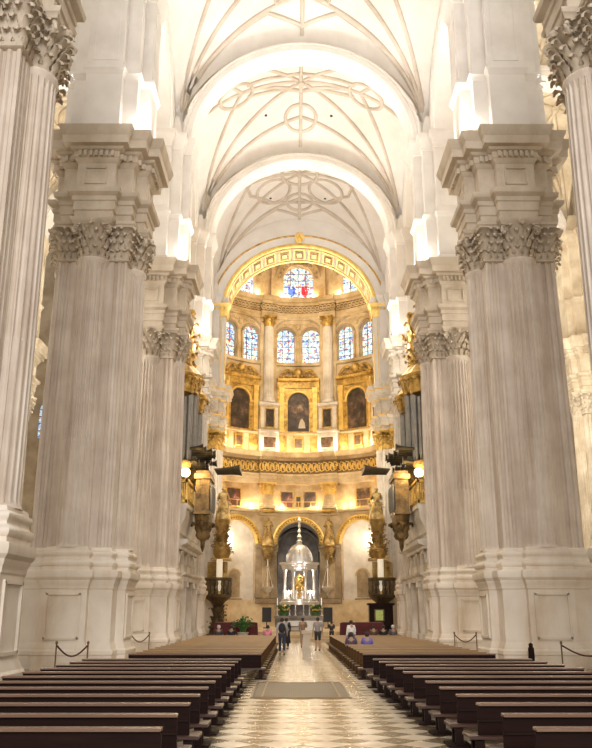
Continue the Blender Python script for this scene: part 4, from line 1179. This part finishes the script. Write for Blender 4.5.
people = [
    ('person in grey-blue shirt and dark jeans walking up the aisle with black backpack', (-1.28, 49.5, 0), 0, 'walk', (.36, .36, .36), (.03, .035, .06), dict(bag=(.02, .02, .025), h=1.03)),
    ('person in black coat standing beside the aisle, just ahead of the backpacker', (-1.1, 57.0, 0), .4, 'stand', (.012, .012, .016), (.012, .012, .016), dict(skirt=True)),
    ('person in brown top standing in the middle of the aisle before the altar', (.02, 59.5, 0), -.3, 'hands', (.26, .17, .11), (.30, .22, .15), {}),
    ('person in checked grey shirt and dark shorts with bare legs, standing right of the aisle', (.92, 54.7, 0), .2, 'stand', (.28, .26, .26), (.03, .03, .035), dict(shorts=True, h=1.03)),
    ('person in dark clothes standing beyond the right pews near the screen', (2.3, 66, 0), 0, 'hands', (.03, .03, .035), (.03, .03, .03), dict(h=.86)),
    ('person in white shirt standing among the right pews', (2.75, 50.28, 0), .5, 'stand', (.80, .78, .76), (.08, .09, .12), dict(h=.95)),
    ('person in dark violet top seated near the aisle in the right far pews', (2.1, 40.65, .03), 0, 'sit', (.09, .06, .10), (.04, .04, .05), dict(h=.93)),
    ('person in blue-violet top seated in the right far pews, second from the aisle', (2.85, 40.65, .03), 0, 'sit', (.16, .13, .42), (.04, .04, .05), dict(h=.93)),
    ('person in pink top seated at the aisle end of the frontmost left pew', (-2.35, 57.15, .03), 0, 'sit', (.72, .24, .34), (.05, .05, .06), {}),
    ('person with grey hair and dark jacket seated far left in the frontmost left pew', (-5.6, 57.15, .03), .2, 'sit', (.05, .045, .05), (.05, .05, .05), dict(hair=HAIRW)),
    ('person in black top seated beside the grey-haired one in the left pew', (-4.75, 57.15, .03), -.1, 'sit', (.02, .02, .025), (.05, .05, .05), {}),
    ('person in brown jacket seated in the frontmost right pew, nearest the aisle there', (4.7, 57.15, .03), .1, 'sit', (.11, .06, .04), (.04, .04, .04), {}),
    ('person in black jacket seated in the frontmost right pew, between two others', (5.35, 57.15, .03), -.1, 'sit', (.02, .02, .02), (.04, .04, .04), {}),
    ('person with grey hair seated at the outer end of the frontmost right pew', (6.0, 57.15, .03), .2, 'sit', (.10, .09, .09), (.04, .04, .04), dict(hair=HAIRW)),
]
for lab, loc, rz, pose, s_, t_, kw in people: person(lab, loc, rz, pose, s_, t_, **kw)

M['statue_gold'] = gold_mat('weathered_gilding', (.16, .10, .03), (.72, .52, .22), .5, .4)
def gilded_statue(name, label, loc, rz, H, mat, kneel=False, orn=0):
    """robed figure of height H"""
    t = thing(name, label, 'statue', loc, rz)
    k = H / 1.75
    V = [(0, 0, .85), (0, .02, 1.1), (0, 0, 1.33), (0, .02, 1.48), (0, .04, 1.6), (0, .03, 1.72), (-.2, 0, 1.42), (-.3, .12, 1.15), (-.12, .3, 1.28), (.2, 0, 1.42), (.3, .1, 1.14), (.14, .32, 1.24), (0, -.05, .5), (0, -.1, .08)]
    Ed = [(0, 1), (1, 2), (2, 3), (3, 4), (4, 5), (2, 6), (6, 7), (7, 8), (2, 9), (9, 10), (10, 11), (0, 12), (12, 13)]
    Rr = [.2, .17, .19, .06, .1, .08, .09, .075, .05, .09, .075, .05, .27, .36]
    vs, fs = skin(V, Ed, Rr, 2)
    b = MB(); b.add([(x * k, y * k, z * k) for x, y, z in vs], fs); b.build('body', mat, t, 60)
    b = MB()
    b.lathe([(.42, 0), (.38, .3), (.30, .6), (.22, .95), (.2, 1.0)], 16, sx=k, sy=k)
    if orn: carved(b, random.Random(label), (0, 0, 0), .3, .1, .9, orn, (.16, .32))
    b.v = [(x + .03 * k * math.sin(14 * math.atan2(y, x)), y, z * k) for x, y, z in b.v]
    b.build('robe', mat, t)
    b = MB(); b.lathe([(.001, .13), (.08, .12), (.12, .04), (.11, -.08)], 10, c=(0, .02 * k, 1.68 * k), cap=False, sx=k, sy=k); b.build('hair', mat, t)
    if kneel:
        b = MB(); b.box((0, .75 * k, .45 * k), (.6 * k, .4 * k, .9 * k)); b.box((0, .72 * k, .95 * k), (.75 * k, .5 * k, .1 * k)); b.build('prayer_desk', mat, t)
    return t

def carved(b, rnd, c, rx, z0, z1, n, sz=(.4, .8)):
    for _ in range(n):
        a = rnd.uniform(0, 2 * PI); z = rnd.uniform(z0, z1); r = rx * rnd.uniform(.75, 1.0)
        b.leaf((c[0] + r * math.cos(a), c[1] + r * math.sin(a), c[2] + z), (math.cos(a), math.sin(a), 0), (-math.sin(a), math.cos(a), 0), rnd.uniform(*sz), rnd.uniform(*sz) * .7, rnd.uniform(.15, .4))

# corbels and statues between the ground arches
for k, c in COLS.items():
    x, y, _ = FR(c, 0, 1.0)
    t = thing('statue_corbel', 'gilded carved corbel under the golden statue, %s of the rotunda' % colname[k], 'corbel', (x, y, 8.4), -c / RR)
    b = MB(); b.lathe([(.06, 0), (.2, .2), (.22, .6), (.5, .9), (.42, 1.3), (.75, 1.8), (.8, 2.1), (.55, 2.2), (.85, 2.45), (.85, 2.65)], 14, sy=.8)
    carved(b, random.Random(k), (0, 0, 0), .5, .3, 1.6, 30, (.3, .6)); b.build('corbel', M['statue_gold'], t)
    b = MB()
    b.lathe([(.75, 7.2), (.95, 7.0), (.9, 6.8), (.6, 6.7)], 12, sy=.8); b.ball((0, 0, 7.45), .35, 8); b.build('canopy', M['gold'], t)
    gilded_statue('gilded_statue', 'gilded standing saint on a corbel between the arches, %s of the rotunda' % colname[k], (x, y, 11.05), -c / RR + PI, 3.5, M['statue_gold'], orn=16)

# pulpits, kneeling royal statues
for sd, sg in ((0, -1), (1, 1)):
    X, Y = sg * 8.0, 82.7
    t = thing('pulpit', 'dark bronze pulpit with openwork parapet in front of the %s chancel pier' % SIDE[sd], 'pulpit', (X, Y, 0))
    b = MB(); b.lathe([(1.1, 0), (1.1, .3), (.8, .4), (.7, .8), (.9, 1.0), (.5, 1.3), (.4, 2.2), (.6, 2.6), (.4, 2.9), (.7, 3.3), (1.2, 3.7), (1.3, 3.85)], 12)
    carved(b, random.Random(21 + sd), (0, 0, 0), .5, .8, 2.6, 24); b.build('stem', M['bronze'], t)
    b = MB(); b.lathe([(1.3, 3.8), (1.35, 4.0), (1.2, 4.05)], 12); b.lathe([(1.28, 5.3), (1.4, 5.4), (1.4, 5.6), (1.2, 5.62)], 12, cap=False); b.build('rim', M['bronze'], t)
    for k in range(16):
        a = k * PI / 8; b = MB(); b.lathe([(.07, 4.0), (.15, 4.3), (.07, 4.7), (.14, 5.0), (.07, 5.35)], 6, c=(1.22 * math.cos(a), 1.22 * math.sin(a), 0)); b.build('baluster', M['bronze'], t)
    t = thing('candle_column', 'thick white candle standing above the %s pulpit' % SIDE[sd], 'candle', (X + sg * -.1, Y - .2, 4.05))
    b = MB(); b.lathe([(.32, 0), (.34, .2), (.3, .3)], 14); b.build('holder', M['gold'], t)
    b = MB(); b.lathe([(.3, .3), (.3, 3.3), (.22, 3.32)], 16); b.build('wax', M['candle'], t)
    t = thing('carved_console', 'gilded scrollwork console under the kneeling statue on the %s' % SIDE[sd], 'console', (X - sg * .2, Y + .9, 7.3))
    b = MB(); b.box((0, 0, .1), (2.0, 1.3, .25)); b.lathe([(.6, .2), (.85, .6), (.9, 1.1), (.55, 1.6), (.4, 2.1), (.5, 2.6), (.62, 3.0), (.7, 3.6), (.8, 3.75), (.8, 4.0)], 12)
    carved(b, random.Random(31 + sd), (0, 0, 0), .75, .1, 1.3, 30, (.4, .8)); carved(b, random.Random(61 + sd), (0, 0, 0), .5, 1.4, 3.2, 44, (.35, .7)); b.build('scrollwork', M['gold_dark'], t)
    gilded_statue('kneeling_statue', 'gilded kneeling figure at a prayer desk high on the %s chancel pier' % SIDE[sd], (X - sg * .25, Y + .6, 11.3), 0 if sd else 0, 3.2, M['statue_gold'], True, orn=22)
    t = thing('carved_back_panel', 'dark gilded carved panel behind the candle on the %s chancel pier' % SIDE[sd], 'panel', (X + sg * .25, Y + 1.62, 4.0))
    b = MB(); b.box((0, 0, 1.62), (2.0, .3, 3.2)); rq = random.Random(41 + sd); [b.leaf((rq.uniform(-.8, .8), -.14, rq.uniform(.1, 2.6)), (0, -1, 0), (1, 0, 0), rq.uniform(.3, .6), rq.uniform(.25, .5), .1, .06) for _ in range(44)]; b.build('carving', M['gold_dark'], t)
t = thing('confessional', 'dark wooden cabinet with a small green-lit panel under the right pulpit', 'cabinet', (7.6, 80.6, 0))
b = MB(); b.box((0, 0, 1.5), (2.2, 1.2, 3.0)); b.box((0, 0, 3.1), (2.5, 1.5, .2)); b.box((0, 0, .12), (2.5, 1.5, .24)); b.build('cabinet', M['wood'], t, 0)
b = MB(); b.box((-.2, -.62, 2.1), (.7, .06, .9)); b.build('lit_panel', M['green_lit'], t, 0)
b = MB()
for u, z, du, dz in ((-.2, 1.6, .9, .08), (-.2, 2.6, .9, .08), (-.62, 2.1, .08, 1.0), (.22, 2.1, .08, 1.0)): b.box((u, -.63, z), (du, .08, dz))
b.build('panel_frame', M['bronze'], t, 0)

# ------------------------------------------------------------------ altar, tabernacle
b = MB()
for i, (y0, hw) in enumerate(((71.0, 6.0), (71.9, 5.5), (72.8, 5.0))): b.box((0, (y0 + 100) / 2, .13 + .26 * i), (2 * hw, 100 - y0, .26))
pl = tag(b.build('altar_platform', M['apse'], None, 0), 'stepped pale stone platform that carries the altar in the rotunda', 'platform')
t = thing('altar_table', 'altar table under a white cloth in front of the silver tabernacle', 'altar', (.1, 74.4, .78))
b = MB(); b.box((0, 0, .4), (3.3, 1.2, .8)); b.build('table', M['apse_dark'], t, 0)
b = MB(); b.stack([(-1.75, -.68), (1.75, -.68), (1.75, .68), (-1.75, .68)], [(.02, .1), (0, .78), (0, .86), (-.6, .865)]); b.build('altar_cloth', M['cloth'], t)
t = thing('wooden_table', 'low brown wooden table standing on the steps before the altar', 'table', (-.9, 73.1, .78))
b = MB(); b.box((0, 0, .42), (1.8, .6, .08)); b.build('top', M['wood_top'], t, 0)
for sx in (-1, 1):
    for sy in (-1, 1):
        b = MB(); b.box((sx * .8, sy * .22, .19), (.1, .1, .38)); b.build('leg', M['wood_top'], t, 0)
for s, nm in ((-1, 'left'), (1, 'right')):
    t = thing('draped_stall', 'long choir stall draped in dark red velvet on the %s of the altar steps' % nm, 'stall', (s * 4.9 - .1, 76, .78) if False else (s * 5.1 - .2, 69.5, 0))
    b = MB(); b.box((0, 0, .75), (3.3, .6, 1.5)); b.build('stall', M['wood'], t, 0)
    b = MB(); b.stack([(-1.75, -.4), (1.75, -.4), (1.75, .4), (-1.75, .4)], [(.06, .25), (.0, 1.4), (-.02, 1.55), (-.3, 1.6)]); b.build('drape', M['velvet'], t)
    t = thing('dark_screen', 'tall black screen on a stand left of the tabernacle' if s < 0 else 'tall black screen on a stand right of the tabernacle', 'screen', (s * 3.15 - .25, 88, .78))
    b = MB(); b.box((0, 0, .05), (.7, .5, .1)); b.box((0, 0, .5), (.1, .1, .9)); b.build('stand', M['black'], t, 0)
    b = MB(); b.box((0, 0, 1.35), (.95, .12, 1.45)); b.build('panel', M['black'], t, 0)
t = thing('potted_plant', 'green leafy plant in a pale pot beside the left draped stall', 'plant', (-4.6, 67.4, 0))
b = MB(); b.lathe([(.28, 0), (.4, .75), (.44, .78), (.44, .86), (.3, .86)], 14); b.build('pot', M['terracotta'], t)
b = MB(); rnd = random.Random(9)
for k in range(46):
    a = rnd.uniform(0, 2 * PI)
    b.leaf((.15 * math.cos(a), .15 * math.sin(a), .8 + rnd.uniform(0, .5)), (math.cos(a), math.sin(a), 0), (-math.sin(a), math.cos(a), 0), rnd.uniform(.4, .8), .22, rnd.uniform(.25, .6))
b.build('foliage', M['leaf'], t)
t = thing('pedestal_stand', 'slim beige pillar stand in the middle of the aisle', 'stand', (.07, 44.8, 0))
b = MB(); b.stack([(-.2, -.2), (.2, -.2), (.2, .2), (-.2, .2)], [(.06, 0), (.06, .08), (0, .1), (-.02, 1.25)]); b.build('post', M['stand'], t)
b = MB(); b.stack([(-.24, -.24), (.24, -.24), (.24, .24), (-.24, .24)], [(0, 1.25), (.03, 1.3), (.03, 1.4), (-.1, 1.42)]); b.build('top', M['stand'], t)

t = thing('silver_tabernacle', 'domed silver tabernacle with columns standing in the central arch', 'tabernacle', (.02, 96.5, .78))
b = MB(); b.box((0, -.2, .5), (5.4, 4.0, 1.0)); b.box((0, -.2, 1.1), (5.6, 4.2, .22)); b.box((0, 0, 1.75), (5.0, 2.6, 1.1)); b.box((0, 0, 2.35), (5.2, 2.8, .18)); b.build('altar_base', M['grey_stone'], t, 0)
b = MB(); b.lathe([(2.25, 2.4), (2.25, 2.7), (2.05, 2.8), (2.05, 3.0)], 24); b.build('plinth', M['silver'], t)
for k in range(8):
    a = k * PI / 4 + PI / 8
    b = MB(); b.lathe([(.26, 3.0), (.26, 3.9), (.2, 3.95), (.16, 4.1), (.16, 5.95), (.26, 6.2), (.28, 6.3)], 12, c=(1.78 * math.cos(a), 1.78 * math.sin(a), 0)); b.build('column', M['silver'], t)
b = MB(); b.lathe([(1.4, 6.3), (1.98, 6.3), (1.98, 6.5), (2.06, 6.55), (2.06, 6.75), (2.3, 6.9), (2.3, 7.05), (1.4, 7.1)], 24, cap=False); b.build('entablature', M['silver'], t)
b = MB(); b.lathe([(1.5, 7.05), (1.5, 7.3), (1.47, 7.6), (1.38, 8.0), (1.18, 8.4), (.88, 8.78), (.55, 9.02), (.3, 9.12), (.3, 9.3), (.2, 9.35)], 32)
for k in range(12):
    a = k * PI / 6
    b.tube([((r + .02) * math.cos(a), (r + .02) * math.sin(a), z) for r, z in ((1.49, 7.3), (1.47, 7.6), (1.38, 8.0), (1.18, 8.4), (.88, 8.78), (.55, 9.02))], .05, 5)
b.build('dome', M['silver_grey'], t)
b = MB(); b.lathe([(.25, 9.3), (.35, 9.5), (.15, 9.7), (.3, 10.0), (.1, 10.3), (.22, 10.6), (.08, 10.9), (.16, 11.2), (.1, 11.6), (.24, 11.9), (.04, 12.2)], 12); b.build('finial', M['silver'], t)
b = MB(); b.lathe([(.9, 3.0), (.9, 3.4), (.5, 3.6), (.65, 4.3), (.75, 4.5), (.4, 4.7), (.5, 5.1), (.3, 5.5), (.1, 5.9)], 16); carved(b, random.Random(77), (0, 0, 0), .6, 3.4, 5.0, 24, (.3, .6)); b.build('gilded_monstrance', M['gold'], t)
for s in (-1, 1):
    for q, (x, y) in enumerate(((1.2, -1.25), (.32, -1.68))):
        gilded_statue('silver_statuette', 'small silver statuette at the foot of the tabernacle, %s %s' % (['outer', 'inner'][q], ['left', 'right'][s > 0]), (.02 + s * x, 96.5 + y, 3.785), PI, 1.0, M['silver'])
for s in (-1, 1):
    t = thing('flower_arrangement', 'white and green flower arrangement at the tabernacle foot, %s side' % ['left', 'right'][s > 0], 'flowers', (s * 1.75 + .02, 94.62, 2.0))
    b = MB(); rnd = random.Random(50 + s)
    b.lathe([(.3, -.0), (.45, .3), (.4, .35)], 10, sy=.5)
    for k in range(50):
        a = rnd.uniform(0, 2 * PI); q = rnd.uniform(.05, .4)
        b.leaf((q * math.cos(a), .3 * q * math.sin(a), .3 + rnd.uniform(0, .4)), (math.cos(a), math.sin(a), 0), (-math.sin(a), math.cos(a), 0), .5, .2, .25)
    b.build('foliage', M['leaf'], t)
    b = MB()
    for k in range(26):
        a = rnd.uniform(0, 2 * PI); q = rnd.uniform(.1, .6); b.ball((q * math.cos(a), .35 * q * math.sin(a) - .1, .5 + rnd.uniform(.1, .6)), .11, 6)
    b.build('blossoms', M['gold_bright'], t)
    b = None
for i in range(6):
    x = (-2.45, -1.1, -.45, .45, 1.1, 2.45)[i]
    t = thing('candlestick', 'silver candlestick on the tabernacle altar, %s from the left' % ordn(i), 'candlestick', (.02 + x, 94.75, 2.0))
    b = MB(); b.lathe([(.2, 0), (.08, .12), (.06, .5), (.12, .6), (.05, .7), (.05, 1.1), (.13, 1.15)], 10); b.build('stick', M['silver'], t)
    b = MB(); b.lathe([(.05, 1.15), (.05, 1.9), (.01, 1.95)], 8); b.build('wax', M['candle'], t)
for s in (-1, 1):
    t = thing('sanctuary_lamp', 'silver hanging lamp with three chains %s of the tabernacle' % ['left', 'right'][s > 0], 'hanging lamp', (*FR(s * .5 * BAY - .15, 0, 1.35)[:2], 4.75))
    b = MB(); b.lathe([(.06, -.3), (.2, -.1), (.12, .0), (.5, .25), (.78, .6), (.8, .75), (.7, .8)], 18); b.build('bowl', M['silver'], t)
    for k in range(3):
        a = k * 2 * PI / 3 + .5
        b = MB(); b.tube([(.75 * math.cos(a), .75 * math.sin(a), .78), (.1 * math.cos(a), .1 * math.sin(a), 3.2)], .045, 5); b.build('chain', M['silver'], t)
    b = MB(); b.lathe([(.2, 3.15), (.3, 3.3), (.1, 3.5)], 12); b.tube([(0, 0, 3.5), (0, 0, 4.3)], .03, 5); b.build('suspension', M['silver'], t)

# ------------------------------------------------------------------ pews
def make_pew(L, label, WM=M):
    r = thing('pew', label, 'pew', (0, 0, 0), 0, None)
    b = MB(); b.section([[(-L / 2, -.03, .36), (L / 2, -.03, .36), (L / 2, .03, .36), (-L / 2, .03, .36)], [(-L / 2, -.09, .84), (L / 2, -.09, .84), (L / 2, -.03, .84), (-L / 2, -.03, .84)]])
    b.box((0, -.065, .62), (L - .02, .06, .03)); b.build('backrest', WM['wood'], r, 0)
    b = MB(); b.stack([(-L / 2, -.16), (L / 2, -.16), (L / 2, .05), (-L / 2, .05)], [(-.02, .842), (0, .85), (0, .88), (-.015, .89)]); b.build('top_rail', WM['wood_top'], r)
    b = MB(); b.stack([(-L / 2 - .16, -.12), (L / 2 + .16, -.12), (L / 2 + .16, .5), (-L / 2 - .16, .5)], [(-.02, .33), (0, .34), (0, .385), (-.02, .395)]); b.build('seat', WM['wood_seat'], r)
    for x in (-L / 2 + .02, 0, L / 2 - .02):
        b = MB(); b.box((x, 0, .19), (.14, .12, .30)); lg = b.build('leg', WM['wood'], r, 0)
        b = MB(); b.box((x, .36, .19), (.12, .1, .30)); b.build('leg', WM['wood'], r, 0)
        b = MB(); b.box((x, .18, .02), (.42, .62, .04)); b.build('foot', WM['wood'], lg, 0)
    return r
def lerp(a, b, t): return a + (b - a) * t
protos = {}; FAR_WOOD = {'wood': M['sheen'], 'wood_top': M['sheen_top'], 'wood_seat': M['sheen']}
for sd, sg in ((0, -1), (1, 1)):
    for blk, (d0, n, L) in enumerate(((11.45, 12, 5.1), (31.4, 18, 4.8))):
        for i in range(n):
            d = d0 + i * 1.5
            if blk == 0: xi = 2.3 if sd == 0 else lerp(2.5, 1.95, i / 11)
            else: xi = 1.78 if sd == 0 else lerp(1.9, 1.75, i / 17)
            lab = '%s wooden pew, %s row from the camera in the %s block %s of the aisle' % ('sheen-toned brown' if blk and i else 'dark', ordn(i), ['near', 'far'][blk], SIDE[sd])
            loc = (sg * (xi + L / 2), d, 0)
            bk = blk if blk == 0 or i else 2
            if bk not in protos: p = make_pew(L, lab, FAR_WOOD if bk == 1 else M); p.location = loc; protos[bk] = p
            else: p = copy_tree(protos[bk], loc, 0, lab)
            p['group'] = 'rows of wooden pews'

# ------------------------------------------------------------------ rope barriers in front of the piers
def barrier(x0, x1, y, lab, n=2):
    t = None
    for k in range(n):
        x = x0 + (x1 - x0) * k / (n - 1)
        s = thing('stanchion', 'dark metal barrier post, %s, %s' % (lab, ['left end of the rope', 'right end of the rope', 'third'][k]), 'barrier post', (x, y, 0))
        b = MB(); b.lathe([(.2, 0), (.2, .03), (.05, .06), (.03, .1), (.03, 1.12), (.06, 1.14), (.05, 1.2), (.01, 1.24)], 12); b.build('post', M['brass'], s)
    s = thing('barrier_rope', 'dark rope sagging between two barrier posts, %s' % lab, 'rope', (0, 0, 0))
    b = MB(); pts = [(x0 + (x1 - x0) * q, y, 1.08 - .42 * math.sin(PI * q)) for q in [j / 12 for j in range(13)]]
    b.tube(pts, .035, 6); b.build('cord', M['rope'], s)
barrier(-10.0, -8.75, 34.2, 'before the front left pier')
barrier(-10.25, -9.15, 50.9, 'before the second left pier')
barrier(8.9, 10.2, 50.9, 'before the second right pier')
barrier(10.0, 12.2, 34.2, 'before the front right pier')
s = thing('dark_post', 'dark covered post standing against the front right pier', 'post', (8.9, 34.6, 0))
b = MB(); b.lathe([(.2, 0), (.2, .05), (.1, .08), (.1, .2)], 12); b.build('foot', M['black'], s)
b = MB(); b.lathe([(.1, .2), (.13, .6), (.12, .95), (.08, 1.0), (.09, 1.1), (.03, 1.15)], 12); b.build('cover', M['wood'], s)
# ------------------------------------------------------------------ light
def light(kind, loc, energy, col=(1, .9, .76), size=.3, rot=(0, 0, 0), sy=None, spread=None, angle=None):
    l = bpy.data.lights.new('lamp', kind); l.energy = energy; l.color = col
    if kind == 'AREA':
        l.size = size
        if sy: l.shape = 'RECTANGLE'; l.size_y = sy
        if spread: l.spread = spread
    elif kind == 'SPOT':
        l.spot_size = angle or 1.4; l.spot_blend = .6; l.shadow_soft_size = size
    else: l.shadow_soft_size = size
    o = bpy.data.objects.new('lamp_or_fill_light', l); COL.objects.link(o); o.location = loc; o.rotation_euler = rot
    return o
WARM = (1, .77, .47); CREAM = (1, .94, .86); YEL = (1, .70, .32)
UP = (PI, 0, 0)
for sg in (-1, 1):
    for i, y in enumerate(ROWS[:4]):
        # flood lamps standing on the cornices, shining up at the vault
        for q in (-1, 1):
            o = light('AREA', (sg * (PX - 2.6), y + q * 1.1, 26.3), EN['cornice'], CREAM, 1.2, spread=1.9)
            o.rotation_euler = (Vector((sg * 1.0, y + q * 7, 46)) - Vector(o.location)).to_track_quat('-Z', 'Y').to_euler()
        o = light('AREA', (sg * (PX - 2.7), y, 26.4), EN['cross'], CREAM, 1.0, spread=1.3)
        o.rotation_euler = (Vector((-sg * 8.5, y, 41)) - Vector(o.location)).to_track_quat('-Z', 'Y').to_euler()
        light('POINT', (sg * (PX - 1.9), y - 1.75, 26.9), EN['attic'], CREAM, .25)
        light('POINT', (sg * (PX - 1.9), y + 1.75, 26.9), EN['attic'], CREAM, .25)
        light('AREA', (sg * (PX + 2.75), y, 26.3), EN['aisle_up'], (1, .92, .78), 1.6, UP, .6)
    light('POINT', (sg * (PX - 2.6), ROWS[4] - .2, 27.2), EN['attic'], WARM, .25)
    for y in (47, 63): light('POINT', (sg * 19, y, 20), EN['aisle'], (1, .92, .78), 2)
    light('POINT', (sg * 7.6, 59.4, 12.05), EN['tribune'], YEL, .3)
    light('POINT', (sg * 5.6, 82.5, 17), EN['pier_fill'], (1, .86, .62), .6)  # added fill that brightens the chancel pier, no fixture there
    light('POINT', (sg * 6.4, 66, 24), EN['pier_fill'], (1, .9, .75), .6)  # added unseen fill for the piers by the organ
# rotunda
for k in KS:
    for u in (-.33, 0, .33):
        c = (k + u) * BAY
        light('POINT', FR(c, 24.2, 1.6), EN['balc'], WARM, .2)
    for u in (-.25, .25):
        c = (k + u) * BAY
        light('POINT', FR(c, 16.1, -.2), EN['gall'], WARM, .15)
        light('POINT', FR(c, 46.6, .6), EN['top'], WARM, .2)
    if k: light('POINT', FR(k * BAY, 11.4, .25), EN['niche'], (1, .88, .68), .3)
light('POINT', (0, 98, 40), EN['rot'], WARM, 3)
light('POINT', (0, 96, 15), EN['rotlow'], WARM, 2)
light('SPOT', (-3.5, 88, 10), EN['tab'], (1, .95, .88), .2, (math.atan2(9.2, -4.5 + 0) , 0, 0), angle=.7)
for s in (-1, 1):
    o = light('SPOT', (s * 6.5, 86.5, 9), EN['tab'], (1, .95, .88), .2, angle=.75)
    o.rotation_euler = (Vector((0, 96.5, 5.5)) - Vector(o.location)).to_track_quat('-Z', 'Y').to_euler()
light('POINT', (0, 95.6, 6.4), EN['tabin'], (1, .95, .85), .2)
for s in (-1, 1): light('POINT', (s * 1.3, 95.1, 4.6), EN['tabin'], (1, .97, .9), .15)
light('POINT', (0, 117, 6), EN['chapel'], (1, .9, .8), .5)
# added fill: large unseen area light behind the camera brightens the piers
o = light('AREA', (0, -52, 30), EN['west'], (1, .95, .90), 40, sy=34)
o.rotation_euler = (Vector((0, 60, 14)) - Vector(o.location)).to_track_quat('-Z', 'Y').to_euler()
for y in (18, 34, 50): light('AREA', (0, y, 35), EN['nave'], (1, .93, .84), 6, sy=6)  # unseen overhead fill added above the nave, no lamps hang there

w = bpy.data.worlds.new('world'); SC.world = w; w.use_nodes = True
bg = w.node_tree.nodes['Background']; bg.inputs[0].default_value = (1, .93, .84, 1); bg.inputs[1].default_value = EN['world']

# ------------------------------------------------------------------ camera
cam = bpy.data.cameras.new('camera'); co = bpy.data.objects.new('camera', cam); COL.objects.link(co)
cam.sensor_fit = 'HORIZONTAL'; cam.sensor_width = 36; cam.lens = 36 * 820 / 592
cam.clip_end = 600
co.location = (-.6, 0, 2.3); co.rotation_euler = (math.radians(90 + 16.25), 0, math.radians(-.14))
SC.camera = co

# ------------------------------------------------------------------ plan units -> metres
bpy.context.view_layer.update()
seen = set()
for o in list(bpy.data.objects):
    o.location = o.location * K
    if o.type == 'MESH' and o.data.name not in seen:
        seen.add(o.data.name); o.data.transform(Matrix.Scale(K, 4))
    if o.type == 'LIGHT' and o.data.type == 'AREA': o.data.size *= K; o.data.size_y *= K
    for md in o.modifiers:
        if md.type == 'SOLIDIFY': md.thickness *= K

SC.view_settings.view_transform = 'Standard'; SC.view_settings.look = 'None'
SC.view_settings.exposure = EN['exposure']; SC.view_settings.gamma = 1; SC.view_settings.use_curve_mapping = False
SC.cycles.sample_clamp_indirect = 6; SC.cycles.max_bounces = 7; SC.cycles.diffuse_bounces = 5
SC.cycles.caustics_reflective = False; SC.cycles.caustics_refractive = False
